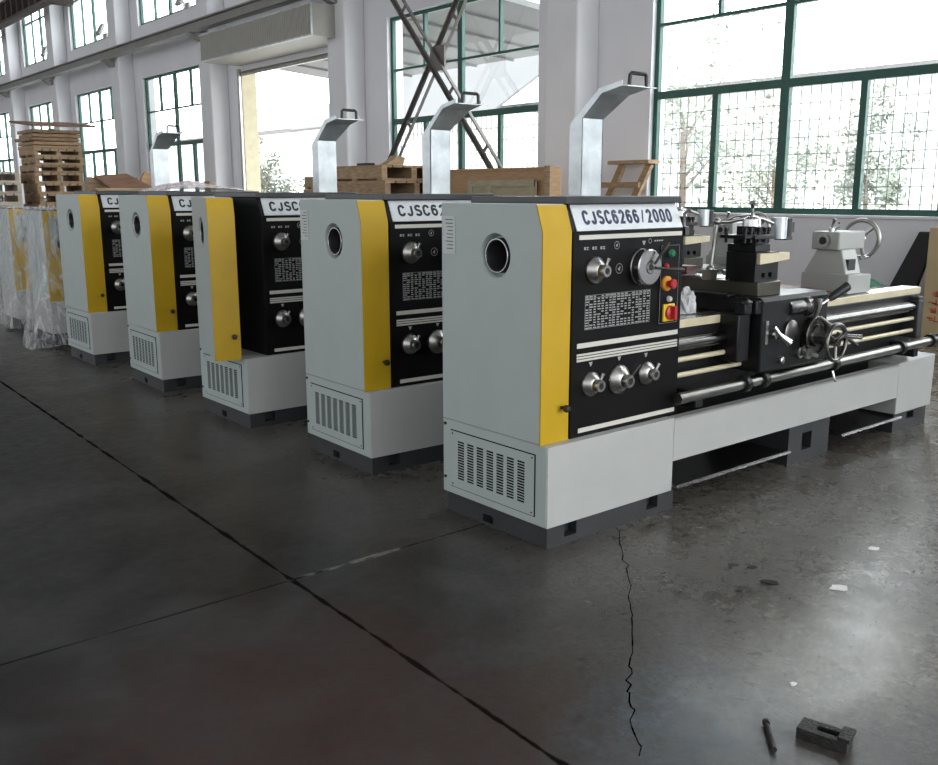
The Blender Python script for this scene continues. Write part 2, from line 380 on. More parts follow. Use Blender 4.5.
# ------------------------------------------------------------------ setting
WX, WT = 10.45, 0.35               # window wall: inner face and thickness
COLS = [3.75, 10.04, 16.10, 22.0, 28.0, 33.8, 39.2]
BAYS = [0.5, 6.72, 13.0, None, 25.1, 31.0, 36.5, 42.3]
HW = 2.03
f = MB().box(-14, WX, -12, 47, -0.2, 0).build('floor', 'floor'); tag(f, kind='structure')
w = MB()
edges = []
for c in BAYS:
    if c is not None: edges.append((c-HW, c+HW))
edges.append((16.45, 21.0)); edges.sort()
def wall_row(z0, z1, openings):
    y = -12.0
    for a, b in openings:
        if a > y: w.box(WX, WX+WT, y, a, z0, z1)
        y = b
    w.box(WX, WX+WT, y, 47, z0, z1)
win_only = [(c-HW, c+HW) for c in BAYS if c is not None]
up_only = sorted(win_only + [(17.0, 21.06)])
wall_row(0, 1.22, [(16.45, 21.0)])
wall_row(1.22, 4.25, edges)
wall_row(4.25, 4.64, win_only)
wall_row(4.64, 6.02, [])
wall_row(6.02, 8.3, up_only)
wall_row(8.3, 9.6, [])
tag(w.build('wall_back', 'wall', smooth=False), kind='structure')
tag(MB().box(-14, WX+WT, 47, 47.3, 0, 9.6).build('wall_left', 'wall'), kind='structure')
tag(MB().box(-14, WX+WT, -12, 47.3, 9.6, 9.8).build('ceiling', 'ceiling'), kind='structure')
n = 0
for c in COLS:
    n += 1
    h = 0.32
    o = MB().box(10.0, WX+0.001, c-h, c+h, 0, 9.6).build('trim_%d' % n, 'column', bevel=0.03); tag(o, kind='structure')
# wall base and window sills
for c in BAYS:
    if c is None: continue
    n += 1
    tag(MB().box(WX-0.05, WX+WT, c-HW-0.05, c+HW+0.05, 1.19, 1.225).build('trim_%d' % n, 'wall', bevel=0.006), kind='structure')

def bars(mb, x, spec, t=0.05, d=0.05):
    for y0, y1, z0, z1 in spec: mb.box(x, x+d, y0, y1, z0, z1)
wn = 0
def window(c, z0, z1, lower):
    global wn
    wn += 1
    r = thing('window_%d' % wn, (10.56, c, z0), kind='structure')
    H = z1-z0; W = HW
    fr = MB(); t = 0.035
    sp = [(-W, -W+0.07, 0, H), (W-0.07, W, 0, H), (-W, W, 0, 0.07), (-W, W, H-0.06, H)]
    if lower:
        zr, zu = 1.56, 2.48
        sp += [(-W, W, zr-0.05, zr+0.05), (-W, W, zu-0.02, zu+0.02), (-0.06, 0.06, 0, H)]
        for q in (-W/2, W/2): sp += [(q-0.04, q+0.04, 0, zr), (q-0.022, q+0.022, zu, H)]
    else:
        sp += [(-W, W, 1.45, 1.5), (-0.05, 0.05, 0, H)]
        sp += [(W/2-0.02, W/2+0.02, 0, H)]
    for k, (a, b, cc, d) in enumerate(sp): fr.box(-0.03+0.0008*k, 0.04+0.0008*k, a, b, cc, d)
    fr.build('window_frame', 'frame_green', r, smooth=False)
    MB().box(0.008, 0.014, -W+0.03, W-0.03, 0.03, H-0.03).build('window_pane', 'glass', r, smooth=False)
    if lower:
        g = MB()
        y = -W+0.06
        while y < W-0.05:
            g.box(0.10, 0.109, y-0.0045, y+0.0045, 0.03, 1.53); y += 0.13
        z = 0.12
        while z < 1.5:
            g.box(0.109, 0.118, -W+0.03, W-0.03, z-0.005, z+0.005); z += 0.2
        g.build('security_grille', 'grille', r, smooth=False)
        ca = MB().cyl((-0.045, W/2-0.02, 0.75), (-0.03, W/2-0.02, 0.75), 0.03, n=10).build('window_catch', 'frame_green', r)
for c in BAYS:
    if c is None: continue
    window(c, 1.225, 4.64, True)
for a, b in up_only:
    window((a+b)/2, 6.02, 8.3, False)

# door: reveal, guide rails, roller box
d = thing('door_1', (WX, 18.7, 0), kind='structure')
MB().box(0.0, WT+0.02, 2.28, 2.31, 0, 4.25).box(0.0, WT+0.02, -2.26, -2.24, 0, 4.25).build('door_reveal', 'cream_paint', d)
MB().box(-0.06, -0.002, 2.30, 2.40, 0, 4.3).build('guide_rail', 'steel', d)
MB().box(-0.06, -0.002, -2.34, -2.25, 0, 4.3).build('guide_rail', 'steel', d)
sh = MB()
for k in range(9): sh.box(0.02, 0.05, -2.25, 2.29, 4.20+0.045*k, 4.20+0.045*k+0.04)
sh.build('shutter_curtain', 'shutter_roll', d)
MB().cyl((0.03, -2.25, 4.19), (0.03, 2.29, 4.19), 0.045).build('shutter_foot_bar', 'steel', d)

def ribbed(mb, x, y0, y1, z0, z1, pitch=0.09, dep=0.02):
    y = y0
    while y < y1-0.01:
        e = min(y+pitch, y1)
        mb.prism([(x, y), (x-dep, y+0.012), (x-dep, e-0.022), (x, e-0.01), (x, e)], 'z', z0, z1); y += pitch
hb = thing('roller_shutter_box', (9.5, 18.55, 4.15), label='long ribbed beige roller shutter box above the open doorway', cat='shutter box')
m_ = MB().box(0, 0.948, -2.45, 2.45, 0.22, 0.80).build('box_casing', 'shutter', hb)
r_ = MB(); ribbed(r_, -0.001, -2.44, 2.44, 0.25, 0.78); r_.build('ribbed_front', 'shutter', hb, smooth=False)
MB().box(-0.03, -0.0, -2.46, 2.46, 0.215, 0.25).box(-0.03, 0.0, -2.46, 2.46, 0.78, 0.81).box(-0.03, 0.0, -2.47, -2.44, 0.215, 0.81).build('edge_trim', 'galv', hb)

# runway beam along the columns
b = thing('crane_runway_beam', (9.7, 28, 5.15), label='long grey runway beam running along the white columns under the high windows', cat='beam')
MB().box(-0.10, 0.12, -24, 18.9, 0, 0.05).build('bottom_flange', 'beam', b, bevel=0.004)
MB().box(-0.01, 0.02, -24, 18.9, 0.05, 0.20).build('web', 'beam', b)
MB().box(-0.09, 0.11, -24, 18.9, 0.20, 0.235).build('top_flange', 'beam', b, bevel=0.004)
for c in COLS[1:]:
    MB().prism([(9.62-9.7, 0), (0.299, 0), (0.299, -0.17), (0.2, -0.17)], 'y', c-28-0.1, c-28+0.1).build('bracket', 'beam', b, smooth=False)
# end of a crane girder
g = thing('crane_girder', (9.0, 31.0, 6.92), label='dark brown crane girder end high up past the last windows', cat='girder')
MB().box(-0.16, 0.16, -0.9, 15.0, 0, 0.07).box(-0.16, 0.16, -0.9, 15.0, 0.58, 0.64).box(-0.02, 0.02, -0.9, 15.0, 0.05, 0.6).build('girder_beam', 'brown_steel', g)
for k in range(24): MB().box(-0.15, -0.02, -0.8+k*0.65, -0.72+k*0.65, 0.07, 0.58).build('stiffener', 'brown_steel', g)
MB().box(-0.15, 0.78, 14.2, 14.9, -1.534, 0.0).build('end_truck', 'brown_steel', g)
MB().box(0.0, 0.72, -0.85, -0.45, 0.02, 0.2).build('end_bracket', 'brown_steel', g)

# X brace in front of the second window
x = thing('steel_cross_brace', (9.9, 12.9, 0), label='tall steel cross brace of paired angles in front of the window', cat='brace')
def angle_pair(name, y0, z0, y1, z1, xo, m):
    a = MB()
    dy, dz = y1-y0, z1-z0; Ln = math.hypot(dy, dz); ny, nz = -dz/Ln*0.085, dy/Ln*0.085
    for s in (-1, 1):
        p0 = Vector((xo, y0+s*ny, z0+s*nz)); p1 = Vector((xo, y1+s*ny, z1+s*nz))
        a.bar(p0, p1, 0.008, 0.07, (0, -dz/Ln, dy/Ln)); a.bar(p0+Vector((-0.03, s*ny*0.4, s*nz*0.4)), p1+Vector((-0.03, s*ny*0.4, s*nz*0.4)), 0.06, 0.008, (0, -dz/Ln, dy/Ln))
    o = a.build(name, m, x, smooth=False)
    for t in (0.12, 0.25, 0.38, 0.62, 0.78, 0.92):
        c = Vector((xo-0.01, y0+dy*t, z0+dz*t)); MB().bar(c-Vector((0, ny*1.4, nz*1.4)), c+Vector((0, ny*1.4, nz*1.4)), 0.012, 0.06, (0, dy/Ln, dz/Ln)).build('batten', m, o, smooth=False)
angle_pair('brace_arm', 2.85, 6.8, -2.5, 0.85, 0.0, 'brace')
angle_pair('brace_arm', 2.85, 0.1, -2.5, 6.8, 0.08, 'brace')
MB().box(0.0, 0.03, -0.28, 0.1, 3.45, 3.85).build('gusset', 'brace', x)

# ------------------------------------------------------------------ the lathe
def build_lathe():
    R = thing('lathe', cat='lathe', group='lathes in a row')
    # pedestals
    p = MB()
    us = [0.01, 0.115, 0.19, 0.66, 0.74, 0.855]; vs = [0.0, 0.03, 0.095, 0.12]
    p.plate_holes(lambda u, v, dd: (u, 0.01+dd, v), us, vs, {(1,1), (3,1)}, 0.05)
    p.plate_holes(lambda u, v, dd: (0.01+dd, u, v), [0.01, 0.36, 0.43, 0.69], [0, 0.012, 0.05, 0.12], {(1,1)}, 0.05)
    p.face([(0.855,0.01,0),(0.855,0.69,0),(0.855,0.69,0.12),(0.855,0.01,0.12)]); p.face([(0.01,0.69,0),(0.855,0.69,0),(0.855,0.69,0.12),(0.01,0.69,0.12)])
    p.build('pedestal', 'dark_cast', R, smooth=False)
    p = MB(); p.plate_holes(lambda u, v, dd: (u, 0.05+dd, v), [1.91, 2.045, 2.145, 2.33], [0, 0.065, 0.165, 0.3], {(1,1)}, 0.06)
    p.face([(1.91,0.05,0),(1.91,0.62,0),(1.91,0.62,0.3),(1.91,0.05,0.3)]); p.face([(2.33,0.05,0),(2.33,0.62,0),(2.33,0.62,0.3),(2.33,0.05,0.3)]); p.face([(1.91,0.62,0),(2.33,0.62,0),(2.33,0.62,0.3),(1.91,0.62,0.3)])
    p.build('pedestal', 'dark_cast', R, smooth=False)
    p = MB(); p.plate_holes(lambda u, v, dd: (u, 0.03+dd, v), [3.06, 3.24, 3.33, 3.50], [0, 0.065, 0.11, 0.2], {(1,1)}, 0.05)
    p.face([(3.06,0.03,0),(3.06,0.64,0),(3.06,0.64,0.2),(3.06,0.03,0.2)]); p.face([(3.50,0.03,0),(3.50,0.64,0),(3.50,0.64,0.2),(3.50,0.03,0.2)]); p.face([(3.06,0.64,0),(3.50,0.64,0),(3.50,0.64,0.2),(3.06,0.64,0.2)])
    p.build('pedestal', 'dark_cast', R, smooth=False)
    # white sheet base: cabinet under the headstock
    c = MB().box(0, 0.83, 0, 0.71, 0.095, 0.452).build('cabinet', 'white_paint', R, bevel=0.002)
    e = MB().box(-0.003, 0.0, 0.006, 0.704, 0.10, 0.447).build('end_sheet', 'grey_paint', c)
    v = MB()
    ys = [0.075]; zs = [0.135]; holes = set()
    for k in range(7): ys += [0.135+k*0.0685, 0.135+k*0.0685+0.047]
    ys.append(0.645); ys.sort()
    nz = 15
    for k in range(nz): zs += [0.178+k*0.0126, 0.178+k*0.0126+0.0082]
    zs.append(0.405); zs.sort()
    for i in range(7):
        for j in range(nz): holes.add((2*i+1, 2*j+1))
    v.plate_holes(lambda u, z, dd: (-0.0075+dd, u, z), ys, zs, holes, 0.010)
    vo = v.build('vent_panel', 'grey_paint', c, smooth=False)
    # dark insides of the slots and the panel's joint line
    s = MB()
    for i in range(7):
        for j in range(nz):
            s.box(-0.0062, -0.0056, ys[2*i+1]+0.0005, ys[2*i+2]-0.0005, zs[2*j+1]+0.0003, zs[2*j+2]-0.0003)
    s.box(-0.0045, -0.0035, 0.071, 0.649, 0.131, 0.409)
    s.build('vent_slots', 'slot', c, smooth=False)
    for y_, z_ in ((0.688, 0.43), (0.688, 0.17), (0.63, 0.392), (0.63, 0.148), (0.09, 0.392), (0.09, 0.148)):
        MB().cyl((-0.003, y_, z_), (-0.0095, y_, z_), 0.007 if y_ > 0.65 else 0.004, n=10).build('screw', 'rubber', c)
    # long tray front
    t = MB().prism([(0.831, 0.24), (3.018, 0.24), (3.018, 0.455), (0.831, 0.452)], 'y', 0.0, 0.012).prism([(0.831, 0.44), (3.018, 0.443), (3.018, 0.455), (0.831, 0.452)], 'y', 0.0, 0.04).build('tray_front', 'white_paint', R)
    MB().prism([(3.021, 0.13), (3.49, 0.13), (3.50, 0.465), (3.021, 0.455)], 'y', 0.0, 0.68).build('tail_cabinet', 'white_paint', R, bevel=0.005)
    MB().box(0.83, 3.02, 0.012, 0.68, 0.25, 0.27).box(0.83, 3.02, 0.67, 0.68, 0.24, 0.452).build('chip_tray', 'cast_black', R)
    for a, b_ in ((0.835, 1.80), (2.335, 3.04)):
        sh = MB().prism([(-0.03, 0.118), (0.0, 0.104), (0.6, 0.13), (0.6, 0.138), (0.0, 0.112), (-0.025, 0.124)], 'x', a, b_).build('drip_shelf', 'dark_steel', R)
        MB().box(a, b_, -0.034, -0.028, 0.112, 0.124).build('shelf_edge', 'chrome', sh)
    # headstock
    MB().box(0.17, 0.90, 0.056, 0.69, 0.40, 1.345).prism([(0.056, 1.345), (0.69, 1.345), (0.69, 1.449), (0.103, 1.449)], 'x', 0.17, 0.90).build('headstock', 'black', R, bevel=0.004)
    MB().cyl((0.90, 0.32, 1.235), (0.99, 0.32, 1.235), 0.11).cyl((0.99, 0.32, 1.235), (1.03, 0.32, 1.235), 0.07).build('spindle_nose', 'steel', R)
    tc_ = MB().box(0.155, 0.905, 0.075, 0.69, 1.449, 1.479).build('top_cover', 'top_grey', R, bevel=0.003)
    # end cover: grey box, yellow front
    ec = MB(); op = [(0.054, 0.455), (0.71, 0.455), (0.71, 1.450), (0.09, 1.450), (0.054, 1.338)]; hc = (0.341, 1.231); hr = 0.097
    A = [ec.bm.verts.new((0.0, y, z)) for y, z in op]; B = [ec.bm.verts.new((0.155, y, z)) for y, z in op]
    ec.bm.faces.new(B)
    for k in range(5): ec.bm.faces.new([A[k], A[(k+1) % 5], B[(k+1) % 5], B[k]])
    def hit(a):
        dx, dz = math.cos(a), math.sin(a); best = None
        for k in range(5):
            (y0, z0), (y1, z1) = op[k], op[(k+1) % 5]; ey, ez = y1-y0, z1-z0; den = dx*ez-dz*ey
            if abs(den) < 1e-9: continue
            t = ((y0-hc[0])*ez-(z0-hc[1])*ey)/den; u_ = ((y0-hc[0])*dz-(z0-hc[1])*dx)/den
            if t > 0 and -1e-6 <= u_ <= 1+1e-6 and (best is None or t < best): best = t
        return (hc[0]+dx*best, hc[1]+dz*best)
    angs = [2*PI*k/48 for k in range(48)]+[math.atan2(z-hc[1], y-hc[0]) % (2*PI) for y, z in op]
    angs = sorted(set(round(a, 6) for a in angs)); na = len(angs)
    outer = [ec.bm.verts.new((0.0, *hit(a))) for a in angs]
    def ring_(x, r): return [ec.bm.verts.new((x, hc[0]+r*math.cos(a), hc[1]+r*math.sin(a))) for a in angs]
    rs = [outer, ring_(0, hr), ring_(0.003, hr-0.003), ring_(0.042, hr-0.012), ring_(0.042, 0.0755), ring_(0.11, 0.0755)]
    for a, b_ in zip(rs, rs[1:]):
        for k in range(na): ec.bm.faces.new([a[k], a[(k+1) % na], b_[(k+1) % na], b_[k]])
    ec = ec.build('end_cover', 'grey_paint', R)
    yf = MB().prism([(0.046, 0.448), (0.054, 0.448), (0.054, 1.338), (0.0905, 1.446), (0.083, 1.446), (0.046, 1.338)], 'x', -0.002, 0.162).build('yellow_panel', 'yellow', ec)
    MB().revolve((0.12, 0.046, 0.60), (0, -1, 0), [(0.008, 0), (0.008, 0.02), (0.015, 0.022), (0.017, 0.034), (0.012, 0.045), (0, 0.048)], 14).build('latch_knob', 'rubber', ec)
    MB().revolve((0.010, 0.341, 1.231), (1, 0, 0), [(0.0745, 0.10), (0.0745, 0.0), (0.0725, -0.002), (0.066, -0.002), (0.062, 0.004), (0.062, 0.12), (0.0, 0.12)], 44, False).build('spindle_bore', 'bore', ec)
    MB().revolve((0.007, 0.341, 1.231), (1, 0, 0), [(0.0735, 0.0008), (0.0725, -0.0006), (0.0695, -0.0006), (0.0690, 0.0008), (0.0735, 0.0008)], 44, False).build('bore_rim', 'chrome', ec)
    # black operating panel
    fp = MB().box(0.172, 0.898, 0.046, 0.058, 0.445, 1.335).build('front_panel', 'panel_black', R, bevel=0.002)
    for xa, xb, za, zb_ in ((0.205, 0.882, 1.302, 1.321), (0.205, 0.880, 0.843, 0.864), (0.205, 0.880, 0.8098, 0.8182), (0.205, 0.880, 0.7973, 0.8057), (0.205, 0.880, 0.7848, 0.7932), (0.222, 0.879, 0.470, 0.490)):
        MB().box(xa, xb, 0.0435, 0.0465, za, zb_).build('stripe', 'stripe', fp, smooth=False)
    # printed data table and little marks
    dt = MB(); rnd = random.Random(3)
    x0, x1, z0, z1 = 0.25, 0.672, 0.920, 1.066
    rows, cols = 13, 17
    for r in range(rows+1):
        if r in (0, 1, rows): dt.box(x0, x1, 0.0445, 0.0462, z1-(z1-z0)*r/rows-0.0006, z1-(z1-z0)*r/rows+0.0006)
    for r in range(rows):
        zc = z1-(z1-z0)*(r+0.5)/rows
        for q in range(cols):
            if rnd.random() < 0.1: continue
            xa = x0+(x1-x0)*(q+0.12)/cols; dt.box(xa, xa+(x1-x0)/cols*rnd.uniform(0.45, 0.8), 0.0445, 0.0462, zc-0.0026, zc+0.0026)
    for q in (0, 1, 7, 14, cols): dt.box(x0+(x1-x0)*q/cols-0.0005, x0+(x1-x0)*q/cols+0.0005, 0.0445, 0.0462, z0, z1)
    dt.build('data_table', 'print', fp, smooth=False)
    for cx, cz, r in ((0.44, 1.272, 0.016), (0.459, 1.171, 0.021), (0.66, 1.283, 0.010)):
        mk = MB().torus((cx, 0.0455, cz), (0, 1, 0), r, 0.0012, 20, 4)
        if r > 0.012: mk.prism([(cx-r*0.45, cz-r*0.1), (cx+r*0.3, cz+r*0.5), (cx+r*0.1, cz-r*0.5)], 'y', 0.0445, 0.0462)
        else:
            for k in range(4): mk.box(0.69+k*0.016, 0.70+k*0.016, 0.0445, 0.0462, 1.280, 1.286)
        mk.build('printed_symbol', 'print', fp, smooth=False)
    for cx in (0.251, 0.301, 0.351):
        MB().box(cx-0.015, cx-0.005, 0.0445, 0.0462, 1.259, 1.271).box(cx-0.002, cx+0.014, 0.0445, 0.0462, 1.260, 1.262).box(cx-0.002, cx+0.014, 0.0445, 0.0462, 1.268, 1.270).box(cx+0.004, cx+0.008, 0.0445, 0.0462, 1.258, 1.272).build('printed_symbol', 'print', fp, smooth=False)
    for cx, cz in ((0.293, 0.768), (0.477, 0.772), (0.659, 0.768), (0.618, 1.277)):
        MB().prism([(cx-0.011, cz+0.008), (cx+0.011, cz+0.008), (cx+0.003, cz-0.010), (cx-0.003, cz-0.010)], 'y', 0.0445, 0.0462).build('index_mark', 'print', fp, smooth=False)
    # sloping name plate
    npl = MB().prism([(0.048, 1.338), (0.056, 1.336), (0.104, 1.444), (0.096, 1.446)], 'x', 0.196, 0.892).build('name_plate', 'plate', R, bevel=0.001)
    sl = math.atan2(0.108, 0.048)
    mt = Matrix.Translation((0.250, 0.0590, 1.362)) @ Matrix.Rotation(sl, 4, 'X')
    me = stroke_text('CJSC6266/2000', 0.59, 0.066, 0.013, 0.0015, mt)
    me.materials.append(M['letter']); me.name = 'lettering'
    o = bpy.data.objects.new('lettering', me); COL.objects.link(o); o.parent = npl
    # dials
    def dial(name, cx, cz, r, dep, hub, lever, m='steel', ln=0.07, lm='steel'):
        y = 0.046
        dd = MB().revolve((cx, y, cz), (0, -1, 0), [(r, 0), (r, 0.010), (r*0.93, 0.016), (hub*1.25, dep*0.55), (hub, dep*0.6), (hub, dep), (hub*0.92, dep+0.004), (hub*0.55, dep+0.004), (hub*0.5, dep-0.006), (0, dep-0.006)], 32).build(name, m, R)
        MB().revolve((cx, y-dep+0.004, cz), (0, -1, 0), [(hub*0.52, 0), (hub*0.52, 0.004), (0, 0.004)], 18).build('hub_cap', 'rubber', dd)
        if lever is not None:
            a = math.radians(lever); u = Vector((math.cos(a), -0.15, math.sin(a)))
            p0 = Vector((cx, y-dep*0.8, cz)) + u*hub*0.6
            MB().tube([p0, p0+u*ln*0.5, p0+u*ln], [0.007, 0.006, 0.009], 10).build('dial_lever', lm, dd)
        return dd
    dial('selector_dial', 0.303, 1.172, 0.058, 0.07, 0.026, 72, ln=0.04)
    sd = dial('speed_dial', 0.602, 1.172, 0.080, 0.055, 0.027, None)
    MB().revolve((0.602, 0.0, 1.172), (0, -1, 0), [(0.079, -0.03), (0.079, 0.006), (0.074, 0.010), (0.03, 0.010), (0.03, 0.0)], 40).build('engraved_ring', 'chrome', sd)
    for ang, ln in ((52, 0.115), (-6, 0.17)):
        a = math.radians(ang); u = Vector((math.cos(a), -0.12, math.sin(a))); p0 = Vector((0.602, -0.022, 1.172)) + u*0.02
        MB().tube([p0, p0+u*ln*0.55, p0+u*ln*0.6, p0+u*ln], [0.006, 0.006, 0.009, 0.009], 10).build('dial_lever', 'rubber', sd)
    dial('selector_dial', 0.291, 0.680, 0.055, 0.065, 0.027, 70, ln=0.04)
    dial('selector_dial', 0.474, 0.677, 0.067, 0.07, 0.029, 48, ln=0.075, lm='rubber')
    dial('selector_dial', 0.661, 0.683, 0.054, 0.06, 0.026, 62, ln=0.04)
    # switch strip
    cs = MB().box(0.735, 0.868, 0.042, 0.047, 0.900, 1.262).build('control_strip', 'panel_black', R, bevel=0.002)
    MB().box(0.737, 0.738, 0.041, 0.0425, 0.903, 1.259).box(0.737, 0.866, 0.041, 0.0425, 1.258, 1.259).box(0.737, 0.866, 0.041, 0.0425, 0.903, 0.904).box(0.865, 0.866, 0.041, 0.0425, 0.903, 1.259).build('strip_border', 'print', cs, smooth=False)
    def button(name, cx, cz, r, d_, m): return MB().revolve((cx, 0.042, cz), (0, -1, 0), [(r*1.15, 0), (r*1.15, 0.006), (r, 0.007), (r, d_), (r*0.8, d_+0.004), (0, d_+0.004)], 18).build(name, m, cs)
    button('green_start_button', 0.806, 1.222, 0.016, 0.012, 'green'); button('red_button', 0.772, 1.166, 0.011, 0.010, 'red')
    button('pilot_lamp', 0.800, 1.014, 0.012, 0.012, 'lamp_white')
    MB().revolve((0.775, 0.042, 1.087), (0, -1, 0), [(0.034, 0), (0.034, 0.012), (0.030, 0.016), (0.0, 0.016)], 22).build('emergency_stop_ring', 'orange', cs)
    MB().revolve((0.775, 0.026, 1.087), (0, -1, 0), [(0.014, 0), (0.014, 0.016), (0.022, 0.020), (0.022, 0.032), (0.016, 0.038), (0, 0.038)], 22).build('emergency_stop', 'red', cs)
    MB().box(0.757, 0.835, 0.030, 0.042, 0.912, 0.992).build('switch_plate', 'yellow_plastic', cs, bevel=0.003)
    MB().revolve((0.80, 0.030, 0.952), (0, -1, 0), [(0.034, 0), (0.034, 0.010), (0.028, 0.014), (0, 0.014)], 22).box(0.791, 0.809, -0.006, 0.017, 0.921, 0.983).build('rotary_switch', 'red', cs)
    # spindle lever beside the panel
    MB().tube([(0.86, 0.02, 1.117), (0.905, -0.02, 1.118), (0.945, -0.02, 1.112)], [0.006, 0.006, 0.007], 8).build('spindle_lever', 'rubber', R)
    MB().box(0.90, 0.93, 0.04, 0.2, 1.30, 1.34).tube([(0.915, 0.06, 1.34), (0.915, 0.06, 1.40), (0.93, 0.04, 1.42)], 0.008, 8).build('oil_nipple', 'dark_steel', R)
    # chuck guard: bent galvanised channel
    g = MB()
    prof = [(0.752, 1.30), (0.752, 1.866), (0.622, 1.979), (0.492, 2.004)]   # (y,z) inner line: rises, leans to the operator
    out = [(0.84, 1.30), (0.84, 1.840), (0.640, 2.004), (0.490, 2.030)]
    X0, XR, th = 0.945, [1.10, 1.10, 1.15, 1.145], 0.005
    for k in range(3):
        (ya, za), (yb, zb) = prof[k], prof[k+1]; (yc, zc_), (yd, zd) = out[k], out[k+1]; Xa, Xb = XR[k], XR[k+1]
        dy, dz = yb-ya, zb-za; L_ = math.hypot(dy, dz); oy, oz = dz/L_*th, -dy/L_*th
        g.hexa([(X0, ya, za), (Xa, ya, za), (Xa, ya+oy, za+oz), (X0, ya+oy, za+oz), (X0, yb, zb), (Xb, yb, zb), (Xb, yb+oy, zb+oz), (X0, yb+oy, zb+oz)])
        for xa, xb in ((X0, X0), (Xa-th, Xb-th)):
            g.hexa([(xa, ya, za), (xa+th, ya, za), (xa+th, yc, zc_), (xa, yc, zc_), (xb, yb, zb), (xb+th, yb, zb), (xb+th, yd, zd), (xb, yd, zd)])
    g.hexa([(X0, 0.492, 2.004), (XR[3], 0.492, 2.004), (XR[3], 0.492, 2.009), (X0, 0.492, 2.009), (X0, 0.455, 2.000), (XR[3]+0.02, 0.455, 2.000), (XR[3]+0.02, 0.455, 2.005), (X0, 0.455, 2.005)])
    gd = g.build('chuck_guard', 'galv', R, smooth=False)
    MB().tube([(0.99, 0.485, 2.003), (0.99, 0.48, 2.058), (1.00, 0.48, 2.066), (1.095, 0.476, 2.066), (1.105, 0.476, 2.058), (1.105, 0.472, 2.003)], 0.010, 8).build('guard_handle', 'rubber', gd)
    MB().box(0.90, 1.09, 0.70, 0.80, 1.22, 1.30).build('guard_hinge', 'dark_steel', R)
    # bed
    bed = MB().prism([(0.15, 0.46), (0.49, 0.46), (0.49, 0.78), (0.53, 0.80), (0.53, 0.852), (0.11, 0.852), (0.11, 0.80), (0.15, 0.78)], 'x', 0.90, 3.43).build('bed', 'cast_black', R, bevel=0.004)
    wy = MB()
    for y0, y1 in ((0.108, 0.235), (0.40, 0.532)): wy.box(0.93, 3.44, y0, y1, 0.853, 0.893)
    wy.prism([(0.255, 0.853), (0.30, 0.853), (0.2775, 0.885)], 'x', 0.93, 3.44)
    wy.build('bed_ways', 'cream', bed, bevel=0.002)
    MB().box(0.93, 3.44, 0.112, 0.23, 0.8932, 0.8942).build('way_surface', 'chrome', bed)
    MB().box(0.90, 3.40, 0.20, 0.44, 0.27, 0.47).build('bed_foot', 'cast_black', bed)
    MB().cyl((0.90, 0.09, 0.780), (3.32, 0.09, 0.780), 0.034, n=24).build('lead_screw', 'bar_steel', R)
    MB().cyl((0.90, 0.08, 0.706), (3.32, 0.08, 0.706), 0.013, n=14).build('feed_rod', 'cream', R)
    MB().cyl((0.90, 0.08, 0.630), (3.32, 0.08, 0.630), 0.013, n=14).build('switch_rod', 'cream', R)
    MB().box(3.30, 3.37, 0.045, 0.16, 0.58, 0.82).box(3.305, 3.365, 0.05, 0.13, 0.82, 0.845).build('rod_bracket', 'dark_cast', R, bevel=0.006)
    bb = MB().cyl((0.83, -0.012, 0.545), (3.46, -0.012, 0.565), 0.027, n=24).build('brake_bar', 'brake_steel', R)
    for xx in (1.36, 1.52, 2.2, 2.98, 3.38):
        MB().revolve((xx, -0.012, 0.545+0.02*(xx-0.83)/2.63), (1, 0, 0), [(0.034, -0.02), (0.042, -0.017), (0.042, 0.017), (0.034, 0.02)], 20).build('collar', 'cast_black', bb)
    MB().tube([(2.2, -0.012, 0.52), (2.2, -0.03, 0.47), (2.195, -0.04, 0.455)], 0.007, 8).build('stop_finger', 'chrome', bb)
    MB().tube([(3.38, -0.012, 0.565), (3.44, -0.03, 0.60), (3.50, -0.05, 0.66)], [0.012, 0.011, 0.018], 10).build('brake_lever', 'rubber', bb)
    for xx in (1.0, 3.2): MB().box(xx-0.03, xx+0.03, -0.01, 0.2, 0.48, 0.56).build('bar_bracket', 'cast_black', R, bevel=0.004)
    # carriage
    car = []
    ap = MB().box(1.445, 2.06, -0.04, 0.14, 0.595, 0.955).prism([(-0.04, 0.955), (0.14, 0.955), (0.14, 0.975), (-0.02, 0.975)], 'x', 1.445, 2.06).build('carriage_apron', 'cast_black', R, bevel=0.008); car.append(ap)
    MB().revolve((1.70, -0.04, 0.785), (0, -1, 0), [(0.062, 0), (0.062, 0.012), (0.056, 0.016), (0, 0.017)], 28).build('apron_disc', 'dark_steel', ap)
    MB().revolve((1.90, -0.04, 0.748), (0, -1, 0), [(0.105, 0), (0.105, 0.04), (0.10, 0.045), (0.092, 0.045), (0.088, 0.036), (0.06, 0.034), (0.055, 0.05), (0, 0.05)], 36).build('feed_dial', 'bar_steel', ap)
    hw = MB().torus((1.965, -0.155, 0.715), (0, 1, 0), 0.096, 0.012, 36, 10).cyl((1.965, -0.04, 0.715), (1.965, -0.17, 0.715), 0.022, n=16)
    for k in range(3):
        a = 2*PI*k/3+0.5; hw.tube([(1.965, -0.15, 0.715), (1.965+0.095*math.cos(a), -0.155, 0.715+0.095*math.sin(a))], 0.010, 8)
    hw.build('handwheel', 'bar_steel', ap)
    MB().cyl((2.03, -0.155, 0.745), (2.05, -0.25, 0.745), 0.010, 0.014, n=12).build('handwheel_grip', 'chrome', ap)
    MB().box(1.465, 1.49, -0.05, -0.038, 0.74, 0.86).cyl((1.53, -0.04, 0.79), (1.53, -0.075, 0.79), 0.022).tube([(1.51, -0.065, 0.83), (1.54, -0.08, 0.79), (1.60, -0.10, 0.745)], [0.012, 0.012, 0.022], 10).build('half_nut_lever', 'chrome', ap)
